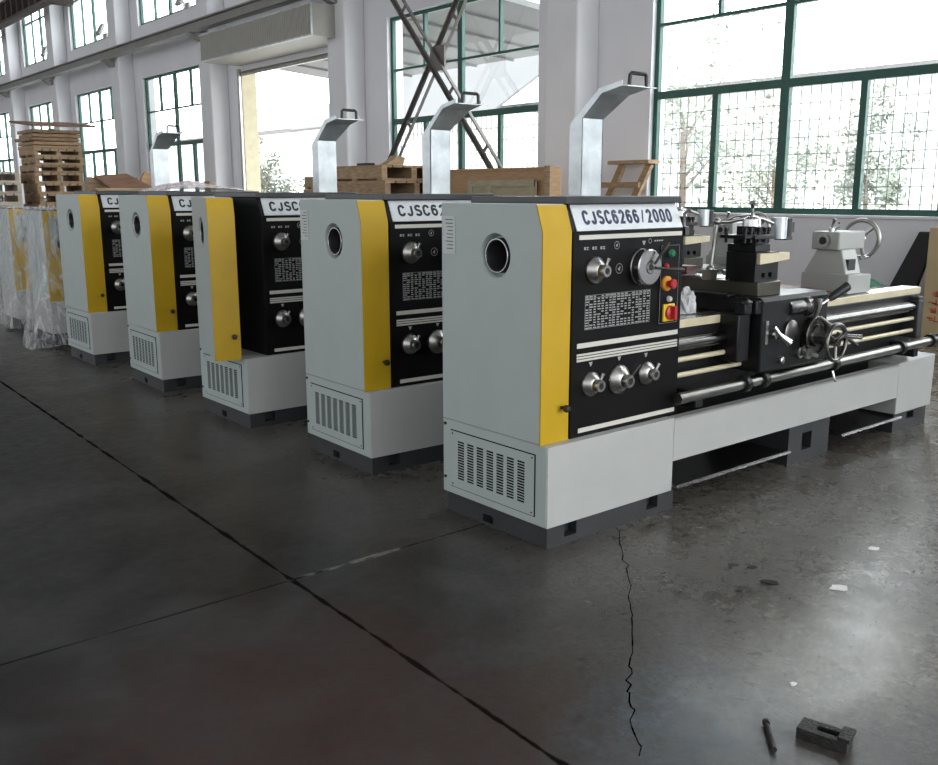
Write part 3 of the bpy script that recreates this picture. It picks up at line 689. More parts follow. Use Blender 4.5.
    MB().revolve((1.80, -0.04, 0.665), (0, -1, 0), [(0.03, 0), (0.03, 0.012), (0.018, 0.016), (0.018, 0.045), (0.028, 0.05), (0.028, 0.062), (0, 0.064)], 18).tube([(1.80, -0.08, 0.665), (1.88, -0.1, 0.645)], [0.007, 0.01], 8).tube([(1.80, -0.08, 0.665), (1.76, -0.09, 0.70)], [0.007, 0.01], 8).build('feed_selector', 'steel', ap)
    MB().revolve((1.62, -0.04, 0.645), (0, -1, 0), [(0.018, 0), (0.018, 0.02), (0.012, 0.024), (0, 0.024)], 14).build('oil_plug', 'steel', ap)
    MB().revolve((1.68, -0.02, 0.905), (1, 0, -0.0), [(0.04, 0), (0.043, 0.02), (0.043, 0.14), (0.055, 0.15), (0.055, 0.19), (0.03, 0.2), (0.03, 0.23)], 22).build('cross_feed_drum', 'bar_steel', ap)
    MB().tube([(1.90, -0.06, 0.84), (1.89, -0.085, 0.905), (1.895, -0.08, 0.945)], [0.012, 0.012, 0.022], 10).tube([(1.90, -0.08, 0.91), (1.97, -0.10, 0.945)], 0.008, 8).tube([(1.90, -0.09, 0.85), (1.95, -0.12, 0.805), (2.06, -0.14, 0.775), (2.10, -0.15, 0.765)], [0.009, 0.011, 0.012, 0.008], 8).build('feed_lever', 'steel', ap)
    MB().tube([(1.96, -0.098, 0.938), (1.975, -0.105, 0.952), (2.07, -0.135, 1.005)], [0.014, 0.022, 0.026], 14).build('lever_grip', 'rubber', ap)
    MB().tube([(2.14, -0.06, 0.74), (2.24, -0.10, 0.68), (2.27, -0.11, 0.66)], [0.007, 0.011, 0.012], 8).build('clutch_lever', 'rubber', ap)
    sw = MB().box(1.30, 1.40, 0.0, 0.14, 0.66, 0.90).box(1.32, 1.38, -0.02, 0.04, 0.90, 0.955).build('threading_dial_box', 'cast_black', R, bevel=0.006); car.append(sw)
    MB().revolve((1.35, -0.005, 0.955), (0, -0.3, 1), [(0.028, 0), (0.028, 0.015), (0.012, 0.02), (0, 0.03)], 14).build('threading_dial', 'dark_steel', sw)
    sd_ = MB().box(1.40, 2.06, -0.03, 0.60, 0.895, 0.965).box(1.40, 1.62, 0.14, 0.60, 0.965, 0.985).build('saddle', 'cast_black', R, bevel=0.006); car.append(sd_)
    MB().box(1.66, 2.05, -0.005, 0.10, 0.966, 0.972).build('saddle_way', 'chrome', sd_)
    xs = MB().box(1.495, 1.70, 0.03, 0.62, 0.975, 1.045).build('cross_slide', 'olive', R, bevel=0.004); car.append(xs)
    MB().box(1.498, 1.697, 0.3, 0.617, 1.0455, 1.049).build('ground_top', 'chrome', xs)
    cp = MB()
    cp.plate_holes(lambda u, v, dd: (u, 0.05+dd, v), [1.490, 1.548, 1.578, 1.610, 1.640, 1.695], [1.047, 1.066, 1.09, 1.195], {(1,1), (3,1)}, 0.03)
    cp.box(1.490, 1.695, 0.081, 0.225, 1.047, 1.195)
    cp.face([(1.490,0.05,1.047),(1.490,0.081,1.047),(1.490,0.081,1.195),(1.490,0.05,1.195)]); cp.face([(1.695,0.05,1.047),(1.695,0.081,1.047),(1.695,0.081,1.195),(1.695,0.05,1.195)]); cp.face([(1.490,0.05,1.195),(1.695,0.05,1.195),(1.695,0.081,1.195),(1.490,0.081,1.195)])
    cpo = cp.build('compound_rest', 'cast_black', R, smooth=False); car.append(cpo)
    MB().prism([(1.500, 1.137), (1.61, 1.142), (1.765, 1.152), (1.765, 1.188), (1.65, 1.190), (1.500, 1.190)], 'y', 0.03, 0.16).build('slide_end', 'cream', cpo)
    MB().cyl((1.765, 0.09, 1.17), (1.80, 0.09, 1.17), 0.010, n=12).build('slide_screw', 'chrome', cpo)
    tp = MB().box(1.500, 1.630, 0.06, 0.23, 1.196, 1.235).box(1.505, 1.625, 0.065, 0.20, 1.235, 1.262).build('tool_post_base', 'cast_black', R, bevel=0.003); car.append(tp)
    tb = MB().box(1.460, 1.630, 0.04, 0.21, 1.262, 1.282).box(1.500, 1.595, 0.075, 0.18, 1.235, 1.325).box(1.390, 1.650, 0.05, 0.20, 1.268, 1.285).build('tool_post', 'cast_black', R, bevel=0.003); car.append(tb)
    for xx, yy in ((1.415, 0.07), (1.465, 0.07), (1.520, 0.06), (1.575, 0.06), (1.620, 0.07), (1.415, 0.18), (1.620, 0.18)):
        MB().cyl((xx, yy, 1.245), (xx, yy, 1.30), 0.008, n=10).cyl((xx, yy, 1.30), (xx, yy, 1.32), 0.013, n=6).build('clamp_screw', 'cast_black', tb)
    MB().revolve((1.550, 0.125, 1.31), (0, 0, 1), [(0.05, 0), (0.043, 0.05), (0.030, 0.062), (0.014, 0.065), (0.014, 0.075), (0, 0.078)], 24).build('clamp_hub', 'chrome', tb)
    MB().tube([(1.550, 0.125, 1.375), (1.515, 0.10, 1.41), (1.480, 0.08, 1.445)], [0.008, 0.008, 0.014], 10).build('clamp_handle', 'chrome', tb)
    wl = MB().box(1.43, 1.48, 0.27, 0.33, 1.046, 1.10).tube([(1.455, 0.30, 1.08), (1.465, 0.30, 1.12), (1.485, 0.29, 1.345)], 0.011, 10).ball((1.458, 0.30, 1.10), 0.022).ball((1.485, 0.29, 1.345), 0.020).tube([(1.485, 0.29, 1.345), (1.54, 0.25, 1.345), (1.62, 0.20, 1.365), (1.69, 0.16, 1.36), (1.755, 0.13, 1.335)], 0.011, 10).tube([(1.50, 0.28, 1.34), (1.56, 0.23, 1.375), (1.64, 0.19, 1.378), (1.70, 0.16, 1.35)], 0.009, 8).build('work_lamp_arm', 'steel', R); car.append(wl)
    wh = MB().cyl((1.79, 0.12, 1.255), (1.79, 0.12, 1.365), 0.042, n=24).build('work_lamp_head', 'galv', R); car.append(wh)
    MB().cyl((1.845, 0.11, 1.26), (1.845, 0.11, 1.36), 0.030, n=18).box(1.80, 1.86, 0.08, 0.15, 1.247, 1.268).box(1.865, 1.89, 0.09, 0.13, 1.285, 1.34).build('lamp_back', 'rubber', wh)
    # tailstock
    tl = []
    tb_ = MB().prism([(2.61, 0.897), (2.875, 0.897), (2.875, 1.005), (2.61, 1.015)], 'y', 0.155, 0.465).build('tailstock_base', 'tail_paint', R, bevel=0.006); tl.append(tb_)
    bd = MB()
    bd.hexa([(2.62, 0.18, 1.010), (2.80, 0.18, 1.008), (2.80, 0.46, 1.008), (2.62, 0.46, 1.010), (2.635, 0.225, 1.157), (2.80, 0.225, 1.157), (2.80, 0.385, 1.157), (2.635, 0.385, 1.157)])
    bd.box(2.60, 2.90, 0.225, 0.405, 1.155, 1.262)
    bo_ = bd.build('tailstock_body', 'tail_paint', R, bevel=0.008); tl.append(bo_)
    MB().box(2.655, 2.735, 0.186, 0.232, 1.035, 1.10).build('clamp_pocket', 'rubber', bo_)
    MB().revolve((2.60, 0.32, 1.21), (-1, 0, 0), [(0.042, 0), (0.042, 0.022), (0.024, 0.022), (0.02, 0.014)], 24).build('quill', 'steel', bo_)
    MB().cyl((2.5775, 0.32, 1.21), (2.59, 0.32, 1.21), 0.019, n=18).build('quill_taper_bore', 'rubber', bo_)
    MB().cyl((2.62, 0.29, 1.26), (2.62, 0.29, 1.285), 0.018, n=14).tube([(2.62, 0.29, 1.28), (2.60, 0.27, 1.315), (2.595, 0.26, 1.34)], [0.008, 0.008, 0.012], 8).tube([(2.65, 0.30, 1.262), (2.67, 0.27, 1.29), (2.64, 0.26, 1.315)], 0.008, 8).build('clamp_levers', 'chrome', bo_)
    tw = MB().torus((3.03, 0.32, 1.205), (1, 0, 0), 0.116, 0.014, 40, 10).cyl((2.90, 0.32, 1.205), (3.04, 0.32, 1.205), 0.026, n=20)
    for k in range(3):
        a = 2*PI*k/3+0.3; tw.tube([(3.015, 0.32, 1.205), (3.03, 0.32+0.113*math.cos(a), 1.205+0.113*math.sin(a))], 0.011, 8)
    two = tw.build('tailstock_handwheel', 'steel', R); tl.append(two)
    MB().cyl((3.03, 0.26, 1.10), (2.94, 0.25, 1.098), 0.010, 0.013, n=12).build('handwheel_grip', 'chrome', two)
    MB().cyl((2.893, 0.32, 1.205), (2.93, 0.32, 1.205), 0.043, n=20).build('wheel_hub', 'rubber', two)
    return R, car, tl

L0, car0, tl0 = build_lathe()
SWING = 15.5
SPOTS = [(2.655, 2.70, 0.0), (2.683, 4.075, -0.03), (2.645, 5.425, 0.0), (2.655, 6.885, -0.025), (2.630, 8.37, 0.0)]
ZS = [1.0, 1.006, 1.012, 1.018, 1.022]
LABELS = ['nearest grey and yellow lathe, full length in view with blue lettering on its name plate',
          'second lathe from the front, directly behind the nearest one, with a raised chuck guard',
          'third lathe from the front, its yellow end cover pulled away from the black panel',
          'fourth lathe from the front, with pink plastic sheeting on its top and no chuck guard',
          'fifth lathe from the front, beside the wrapped machines, with brown boards on its top']
lathes = []
for i, (x_, y_, rz) in enumerate(SPOTS):
    o = L0 if i == 0 else copy_tree(L0)
    o.location = (x_, y_, 0); o.rotation_euler.z = rz; o.scale.z = ZS[i]
    o['label'] = LABELS[i]; lathes.append(o)
def base(n_): return n_.split('.')[0]
carn = {o.name for o in car0}; tln = {o.name for o in tl0}
for i, o in enumerate(lathes):
    dc, dt = [(0, 0), (1.05, 0.72), (0.1, 0.45), (0.1, 0.45), (0.1, 0.45)][i]
    for ch in list(o.children):
        if base(ch.name) in carn: ch.location.x += dc
        if base(ch.name) in tln: ch.location.x += dt
        if i == 2 and base(ch.name) == 'end_cover':      # swung open on its rear hinge
            a_ = math.radians(-SWING); h_ = Vector((0.0, 0.71, 0.0)); ch.rotation_euler.z = a_; ch.location = h_ - Matrix.Rotation(a_, 3, 'Z') @ h_
        if i == 2 and base(ch.name) in ('chuck_guard', 'guard_hinge'): ch.location = (0.07, 0, -0.02)
        if i == 3 and base(ch.name) in ('chuck_guard', 'guard_hinge'):
            for q in list(ch.children): bpy.data.objects.remove(q)
            bpy.data.objects.remove(ch)
        elif i > 0 and base(ch.name) == 'name_plate':
            for q in ch.children:
                me = stroke_text('CJSC6266', 0.43, 0.066, 0.0135, 0.0015, Matrix.Translation((0.243, 0.0590, 1.362)) @ Matrix.Rotation(math.atan2(0.108, 0.048), 4, 'X')) if i == 1 else lm
                me.materials.clear(); me.materials.append(M['letter_black']); lm = me; q.data = me
# plastic-film sticker remnants on two end covers
for i, lab in ((0, 1), (1, 2)):
    ec = [c for c in lathes[i].children if base(c.name) == 'end_cover'][0]
    MB().box(-0.004, -0.001, 0.612, 0.70, 1.225, 1.392).build('sticker', 'sticker', ec)
    s = MB(); r = random.Random(i)
    for k in range(9):
        z = 1.375-k*0.016; s.box(-0.0046, -0.004, 0.625, 0.625+r.uniform(0.03, 0.06), z, z+0.004)
    s.build('sticker_print', 'top_grey', ec, smooth=False)

# ------------------------------------------------------------------ wrapped machines
def wrapped(loc, rz, label):
    R = thing('wrapped_lathe', loc, rz, label, 'lathe')
    MB().box(0.02, 3.0, 0.03, 0.62, 0, 0.12).build('pedestal', 'dark_cast', R)
    MB().box(0, 0.8, 0, 0.62, 0.12, 0.44).build('cabinet', 'white_paint', R, bevel=0.005)
    MB().box(0.8, 3.0, 0, 0.6, 0.28, 0.44).build('chip_tray', 'white_paint', R, bevel=0.005)
    ec = MB().prism([(0.02, 0.44), (0.62, 0.44), (0.62, 1.32), (0.06, 1.32), (0.02, 1.24)], 'x', 0, 0.12).build('end_cover', 'grey_paint', R, bevel=0.004)
    MB().box(0.12, 0.75, 0.03, 0.6, 0.44, 1.32).build('headstock', 'panel_black', R, bevel=0.004)
    fp = MB().prism([(0.0, 0.44), (0.36, 0.44), (0.40, 0.92), (0.06, 0.97), (0.04, 1.32), (0.0, 1.32)], 'y', 0.005, 0.022).prism([(0.04, 1.27), (0.60, 1.27), (0.60, 1.32), (0.04, 1.32)], 'y', 0.006, 0.022).build('yellow_panel', 'yellow', R)
    MB().cyl((0.30, 0.006, 0.6), (0.30, -0.03, 0.6), 0.018, n=12).build('latch_knob', 'rubber', fp)
    MB().box(0.8, 2.9, 0.12, 0.46, 0.44, 0.84).build('bed', 'cast_black', R)
    MB().box(0.0, 0.78, 0.0, 0.62, 1.321, 1.335).build('top_cover', 'top_grey', R)
    return R
def film(loc, rz, label, flare, seed):
    """wrinkled sheet draped over the head end of a machine"""
    rnd = random.Random(seed)
    prof = [(0.80, 0.02, 1.31), (0.55, -0.02, 1.345), (0.2, -0.03, 1.35)]
    bm = MB()
    rows = []
    zs = [1.355, 1.34, 1.25, 1.1, 0.95, 0.8, 0.65, 0.5, 0.36, 0.22, 0.10, 0.03]
    base_path = [(1.0, -0.03), (0.8, -0.03), (0.62, -0.03), (0.45, -0.03), (0.3, -0.03), (0.15, -0.03), (0.03, -0.035), (-0.035, -0.02), (-0.04, 0.1), (-0.04, 0.2), (-0.04, 0.32), (-0.04, 0.44), (-0.04, 0.56), (-0.03, 0.65), (0.08, 0.67), (0.3, 0.67)]
    for i, z in enumerate(zs):
        row = []
        t = 1-z/1.355
        for j, (x, y) in enumerate(base_path):
            k = 0.012+0.03*t
            fx = flare*max(0, t-0.45)*(1.4 if 5 <= j <= 9 else 0.35)
            dx = -fx*(1.0 if j >= 5 else 0.1) + rnd.uniform(-k, 0.2*k); dy = (-fx*0.9 if j <= 8 else 0) + (rnd.uniform(-k, 0.2*k) if j < 8 else rnd.uniform(-0.2*k, k))
            row.append(bm.bm.verts.new((x+dx, y+dy, max(0.008, z+rnd.uniform(-0.015, 0.015) - (0 if i else 0.0)))))
        rows.append(row)
    for a, b_ in zip(rows, rows[1:]):
        for j in range(len(a)-1): bm.bm.faces.new([a[j], a[j+1], b_[j+1], b_[j]])
    o = bm.build('plastic_wrap', 'film', smooth=True, ang=180)
    o.location = loc; o.rotation_euler.z = rz
    sb = o.modifiers.new('sub', 'SUBSURF'); sb.levels = sb.render_levels = 2
    return tag(o, label, 'plastic film')
wrapped((2.68, 9.72, 0), 0.0, 'plastic-wrapped lathe with a yellow panel, next behind the fifth lathe')
wrapped((2.72, 11.12, 0), 0.0, 'plastic-wrapped lathe farthest from the front, at the end of the row')
film((2.68, 9.72, 0), 0.0, 'clear plastic film hanging loose to the floor on the nearer wrapped lathe', 0.30, 5)
film((2.72, 11.12, 0), 0.0, 'clear plastic film drawn close around the farthest wrapped lathe', 0.08, 9)

# ------------------------------------------------------------------ things on the lathes
def blob_sheet(name, x0, x1, y0, y1, z0, hgt, m, seed, nx=10, ny=7):
    rnd = random.Random(seed); b = MB(); rows = []
    for i in range(nx+1):
        row = []
        for j in range(ny+1):
            u, v = i/nx, j/ny
            e = min(1, 4*min(u, 1-u))*min(1, 4*min(v, 1-v))
            row.append(b.bm.verts.new((x0+(x1-x0)*u+rnd.uniform(-.01, .01), y0+(y1-y0)*v+rnd.uniform(-.01, .01), z0+0.004+hgt*e*rnd.uniform(0.45, 1.0))))
        rows.append(row)
    for a, c in zip(rows, rows[1:]):
        for j in range(ny): b.bm.faces.new([a[j], a[j+1], c[j+1], c[j]])
    o = b.build(name, m, ang=60)
    so = o.modifiers.new('thick', 'SOLIDIFY'); so.thickness = 0.003; so.offset = 1
    return o
ps = MB(); rnd = random.Random(3); rows = []
for i, hh in enumerate((0.0, 0.05, 0.085, 0.07, 0.05, 0.03, 0.0)):
    rows.append([ps.bm.verts.new((2.80+0.125*i+rnd.uniform(-.02, .02), 6.99+0.14*j+rnd.uniform(-.02, .02), 1.509+hh*(0.35, 0.9, 1.0, 0.8, 0.2)[j]*rnd.uniform(.8, 1.1))) for j in range(5)])
for a, c in zip(rows, rows[1:]):
    for j in range(4): ps.bm.faces.new([a[j], a[j+1], c[j+1], c[j]])
ps = ps.build('plastic_sheet', 'film_pink', ang=12)
tag(ps, 'crumpled pale pink plastic sheeting on top of the fourth lathe', 'plastic sheet')
def tbag(name, c, r, m, seed, sq=(1, 1, 1)):
    rnd = random.Random(seed); b = MB()
    bmesh.ops.create_icosphere(b.bm, subdivisions=3, radius=r)
    for v in b.bm.verts:
        k = 1+rnd.uniform(-0.22, 0.12); v.co = (v.co.x*k*sq[0], v.co.y*k*sq[1], max(-r*0.55*sq[2], v.co.z*k*sq[2]))
    o = b.build(name, m, ang=25); o.location = c
    return o
tag(tbag('plastic_bag', (3.83, 2.93, 0.945), 0.085, 'bag', 4, (0.75, 0.6, 1.0)), 'crumpled white plastic bag on the bed beside the black panel of the nearest lathe', 'bag')
bx = thing('small_box', (4.19, 3.22, 1.05), 0.1, 'small dark red box on the cross slide of the nearest lathe', 'box')
MB().box(-0.05, 0.05, -0.04, 0.04, 0, 0.05).build('box_body', 'box_red', bx, bevel=0.003); MB().box(-0.052, 0.052, -0.042, 0.042, 0.035, 0.053).build('box_lid', 'box_red', bx, bevel=0.003)
tag(blob_sheet('green_cloth', 5.72, 6.05, 3.0, 3.3, 0.889, 0.055, 'cloth', 8), 'crumpled green cloth on the bed end of the nearest lathe', 'cloth')
# boards on the fifth lathe
ZT5 = 1.479*ZS[4]+0.001
bd = MB().hexa([(3.00, 8.62, ZT5), (3.42, 8.62, ZT5), (3.42, 8.64, ZT5), (3.00, 8.64, ZT5), (2.89, 8.80, ZT5+0.135), (3.19, 8.80, ZT5+0.155), (3.19, 8.82, ZT5+0.155), (2.89, 8.82, ZT5+0.135)]).build('brown_board', 'ply_dark')
tag(bd, 'brown hardboard sheet leaning on top of the fifth lathe', 'board')
bd = MB().box(2.86, 3.30, 8.83, 8.93, ZT5, ZT5+0.12).build('wooden_block', 'wood', bevel=0.003); tag(bd, 'wooden block propping up the brown board on the fifth lathe', 'block')
bd = MB().box(2.83, 3.46, 8.54, 8.60, ZT5, ZT5+0.022).build('wooden_batten', 'wood', bevel=0.003); tag(bd, 'thin wooden batten lying in front of the brown board on the fifth lathe', 'batten')
bd = MB().prism([(3.36, ZT5), (3.45, ZT5), (3.45, ZT5+0.17), (3.40, ZT5+0.175), (3.36, ZT5+0.11)], 'y', 8.90, 8.93).build('plywood_offcut', 'ply'); tag(bd, 'small plywood offcut standing on edge on the fifth lathe', 'offcut')
rw = MB().prism([(-0.22, 0.0), (0.2, 0.0), (0.2, 0.045), (-0.22, 0.012)], 'x', -0.16, 0.20).build('red_tray', 'rust', bevel=0.003); rw.location = (5.05, 3.08, 0.896); rw.rotation_euler.z = 0.4
tag(rw, 'rust red wedge-shaped tray on the bed between carriage and tailstock of the nearest lathe', 'tray')

# ------------------------------------------------------------------ wood in the background
def pallet(name, w_, d_, h_, loc, rz, label, group, m='wood', deck=0.022, seed=0):
    rnd = random.Random(seed)
    R = thing(name, loc, rz, label, 'pallet', group)
    a = MB(); n_ = 6
    for k in range(n_):
        x0 = w_*k/n_; a.box(x0+0.004, x0+w_/n_-0.02, 0, d_, h_-deck, h_)
    a.build('top_deck', m, R, smooth=False)
    for k in range(3):
        y0 = (d_-0.09)*k/2; MB().box(0.004, w_-0.02, y0, y0+0.09, deck, h_-deck).build('stringer', m, R, smooth=False) if False else None
    for k in range(3):
        x0 = (w_-0.11)*k/2; MB().box(x0, x0+0.09, 0.002, d_-0.002, deck, h_-deck).build('stringer', m, R, smooth=False)
    a = MB()
    for k in (0, 1, 2):
        y0 = (d_-0.12)*k/2; a.box(0.004, w_-0.02, y0, y0+0.12, 0, deck)
    a.build('bottom_deck', m, R, smooth=False)
    return R
def stack(name, specs, x, y, w_, d_, label_top, label, group, m, seed):
    rnd = random.Random(seed); z = 0
    for i, (hh, dk) in enumerate(specs):
        top = i == len(specs)-1
        pallet(name, w_, d_, hh, (x+rnd.uniform(-.04, .04), y+rnd.uniform(-.04, .04), z), rnd.uniform(-.02, .02), label_top if top else label, None if top else group, m, dk, i)
        z += hh+0.001
    return z
zt = stack('pallet', [(0.243, 0.05)]*8+[(0.185, 0.05)]*3, 6.56, 24.0, 1.12, 1.3, 'topmost thick pallet in the tall brown stack', 'thick brown pallet in the tall stack behind the wrapped lathes', 'pallets of the tall stack', 'wood', 2)
rnd = random.Random(5)
for k in range(5):
    o = MB().box(-0.02, 1.08, 0.02, 1.28, 0, 0.075).box(-0.03, 1.09, 0.0, 0.05, 0.02, 0.055).build('thin_board', 'wood', bevel=0.004)  # a layer of thin boards, drawn as one slab
    o.location = (6.58+rnd.uniform(-.05, .03), 24.0+rnd.uniform(-.05, .05), zt); o.rotation_euler.z = rnd.uniform(-.03, .03); zt += 0.092
    tag(o, 'layer of thin boards in the upper part of the tall stack', 'pallet', 'thin boards on the tall stack')
o = MB().box(-0.1, 1.38, -0.2, 1.3, 0, 0.05).build('cardboard_sheet', 'ply_dark'); o.location = (6.58, 23.9, zt+0.01); o.rotation_euler = (0.10, -0.02, 0.10)
o.location.z = zt+0.05
tag(o, 'brown board lying crooked on the very top of the tall pallet stack', 'board')
stack('pallet', [(0.245, 0.05)]*8, 5.1, 24.1, 1.12, 1.2, 'topmost pale pallet in the low stack at the far end', 'pale pallet in the low stack beside the tall brown stack', 'pallets of the low pale stack', 'wood_pale', 4)
# skids behind the second lathe
zt = stack('pallet', [(0.205, 0.03)]*9, 7.3, 10.65, 1.1, 1.35, 'topmost skid in the pile of rough wood beside the cross brace', 'rough wooden skid in the pile beside the cross brace', 'skids in the wood pile', 'wood', 9)
o = MB().prism([(0, 0), (0.30, 0.0), (0.34, 0.10), (0.20, 0.13), (0.12, 0.06)], 'y', 0, 0.16).build('wood_offcut', 'wood', bevel=0.004); o.location = (7.42, 10.77, zt+0.002); tag(o, 'rough wood offcut lying on the skid pile', 'offcut')
o = MB().box(0, 0.10, 0, 0.32, 0, 0.035).build('black_strap', 'rubber', bevel=0.01); o.location = (7.38, 11.1, zt+0.002); tag(o, 'black strap bundle lying on the skid pile', 'strap')
# small stack seen through the doorway
stack('pallet', [(0.22, 0.03)]*8, 8.8, 14.75, 0.75, 0.6, 'topmost skid of the small stack beside the doorway column', 'rough skid in the small stack beside the doorway column', 'skids by the doorway', 'wood', 12)
# plywood crate
cr = thing('plywood_case', (8.0, 8.15, 0), 0, 'large flat brown plywood case below the window, behind the nearest lathe', 'case')
MB().box(0, 0.16, 0, 2.4, 0.1, 1.79).build('case_body', 'ply', cr, bevel=0.004)
MB().box(-0.03, 0.0, 0.0, 0.10, 0.1, 1.80).build('corner_post', 'wood', cr)
MB().box(-0.03, 0.0, 2.3, 2.4, 0.1, 1.79).build('corner_post', 'wood', cr)
MB().box(-0.012, -0.001, 0.12, 2.3, 1.74, 1.775).build('top_rail', 'ply', cr)
sk = MB()
for yy in (0.1, 1.1, 2.2): sk.box(-0.05, 0.3, yy, yy+0.1, 0, 0.1)
sk.build('case_foot', 'wood', cr)
pn = thing('wooden_door_panel', (7.9, 8.35, 0), 0, 'weathered wooden door panel leaning against the flat plywood case', 'panel')
MB().box(0.02, 0.05, 0, 1.25, 0.0, 1.63).build('panel_board', 'ply_green', pn)
q = MB()
for a, b_ in ((0.0, 0.09), (0.78, 0.87), (1.16, 1.25)): q.box(-0.002, 0.02, a, b_, 0, 1.64)
q.box(-0.001, 0.02, 0, 1.25, 1.56, 1.64); q.build('panel_frame', 'ply_green', pn, smooth=False)
# wooden step trestle
tr = thing('wooden_step_frame', (10.3, 8.82, 0), 0, 'brown wooden step frame leaning at the pier beside the big window', 'step frame')
MB().box(-0.16, 0.09, -0.34, 0.40, 1.87, 1.92).build('top_plank', 'wood', tr, bevel=0.006)
for yy in (-0.26, 0.22):
    MB().bar((-0.03, yy, 1.87), (-0.50, yy+0.62, 0.0), 0.10, 0.06, (1, 0, 0)).build('leg', 'wood', tr)
for z in (0.45, 1.0, 1.55):
    k = (1.87-z)/1.87; MB().box(-0.10-0.47*k, -0.02-0.47*k, -0.30+0.62*k, 0.40+0.62*k, z, z+0.075).build('rung', 'wood', tr)
# black panel and carton leaning on the wall past the tail end
bk = MB().hexa([(9.75, 4.70, 0.0), (9.75, 5.06, 0.0), (9.82, 5.06, 0.0), (9.82, 4.70, 0.0), (10.25, 4.60, 1.07), (10.25, 4.80, 1.07), (10.32, 4.80, 1.07), (10.32, 4.60, 1.07)]).build('black_board', 'black_board', bevel=0.01)
tag(bk, 'black board leaning against the wall past the tail end of the nearest lathe', 'board')
ct = thing('tall_carton', (9.6, 3.83, 0), 0, 'tall brown carton with red print standing beside the black board', 'carton')
MB().box(0, 0.5, 0, 0.56, 0, 1.14).build('carton_body', 'carton', ct, bevel=0.006)
pr_ = MB(); rnd = random.Random(2)
for k in range(4):
    for _ in range(4):
        y0 = 0.38+0.04*(k % 2)*0+rnd.uniform(0, 0.08); z0 = 0.20+k*0.085+rnd.uniform(0, 0.04); pr_.box(-0.002, 0.0, y0, y0+0.05, z0, z0+0.012)
    pr_.box(-0.002, 0.0, 0.42, 0.432, 0.2+k*0.085, 0.26+k*0.085)
pr_.build('red_print', 'red_print', ct, smooth=False)

# floodlights on the high sills, junction box, ladder
for i, (yy, lab) in enumerate(((24.05, 'grey floodlight on the high sill nearest the roller shutter box'), (30.05, 'grey floodlight on the high sill of the middle upper window'), (35.75, 'grey floodlight on the high sill under the crane girder'))):
    r = thing('floodlight', (10.49, yy, 6.022), 0, lab, 'floodlight', 'floodlights on the high sills')
    MB().box(-0.036, 0.03, -0.06, 0.06, 0, 0.03).cyl((-0.01, 0, 0.03), (-0.01, 0, 0.2), 0.022).build('bracket', 'grey_plastic', r)
    MB().hexa([(-0.20, -0.17, 0.14), (-0.12, -0.17, 0.10), (-0.12, 0.17, 0.10), (-0.20, 0.17, 0.14), (-0.03, -0.17, 0.46), (0.04, -0.17, 0.42), (0.04, 0.17, 0.42), (-0.03, 0.17, 0.46)]).build('lamp_housing', 'grey_plastic', r, bevel=0.01)
    MB().box(-0.035, 0.03, -0.32, -0.1, 0.0, 0.16).build('ballast_box', 'grey_plastic', r, bevel=0.008)
o = MB().box(9.86, 9.999, 21.72, 22.05, 1.50, 1.76).box(9.85, 9.86, 21.74, 22.03, 1.52, 1.74).build('junction_box', 'junction', bevel=0.01); tag(o, 'small beige junction box on the column left of the doorway', 'box')
ld = thing('wall_ladder', (9.6, 40.3, 0), 0, 'dark steel ladder fixed at the far end of the window wall', 'ladder')
for yy in (-0.25, 0.25): MB().box(0, 0.05, yy-0.03, yy+0.03, 0, 5.1).build('rail', 'brown_steel', ld)
for k in range(17): MB().box(0.01, 0.04, -0.25, 0.25, 0.3+k*0.28, 0.33+k*0.28).build('rung', 'brown_steel', ld)

# ------------------------------------------------------------------ bits on the floor
cl = MB()
pts_o = [(-0.075, -0.032), (0.06, -0.032), (0.06, 0.032), (-0.075, 0.032)]
def slot_ring(cx, cy, hl, r, n_=10):
    P = []
    for k in range(n_+1):
        a = -PI/2+PI*k/n_; P.append((cx+hl+r*math.cos(a), cy+r*math.sin(a)))
    for k in range(n_+1):
        a = PI/2+PI*k/n_; P.append((cx-hl+r*math.cos(a), cy+r*math.sin(a)))
    return P
inner = slot_ring(0.005, 0, 0.022, 0.0125)
def outer_for(p):
    x, y = p; c = (0.005, 0.0); dx, dy = x-c[0], y-c[1]
    s = 1e9
    if dx > 1e-9: s = min(s, (0.062-c[0])/dx)
    if dx < -1e-9: s = min(s, (-0.075-c[0])/dx)
    if dy > 1e-9: s = min(s, 0.034/dy)
    if dy < -1e-9: s = min(s, -0.034/dy)
    return (c[0]+dx*s, c[1]+dy*s)
oc = [outer_for(p) for p in inner]
for cx, cy in ((0.062, 0.034), (0.062, -0.034), (-0.075, 0.034), (-0.075, -0.034)):
    k = min(range(len(oc)), key=lambda i: (oc[i][0]-cx)**2+(oc[i][1]-cy)**2); oc[k] = (cx, cy)
n_ = len(inner); zb, zt_ = 0.0, 0.032
V = {}
for i in range(n_):
    for nm, src, z in (('ib', inner, zb), ('it', inner, zt_), ('ob', oc, zb), ('ot', oc, zt_)): V[nm, i] = cl.bm.verts.new((*src[i], z))
for i in range(n_):
    j = (i+1) % n_
    for q in ((('it', i), ('it', j), ('ot', j), ('ot', i)), (('ib', i), ('ob', i), ('ob', j), ('ib', j)), (('ob', i), ('ot', i), ('ot', j), ('ob', j)), (('ib', i), ('ib', j), ('it', j), ('it', i))):
        try: cl.bm.faces.new([V[a] for a in q])
        except ValueError: pass
cl.box(0.035, 0.068, -0.035, 0.035, 0.031, 0.044)
clo = cl.build('strap_clamp', 'scrap', bevel=0.002); clo.location = (2.266, 1.186, 0.0); clo.rotation_euler.z = math.radians(-76)
tag(clo, 'black iron strap clamp with an oval slot lying on the floor', 'clamp')
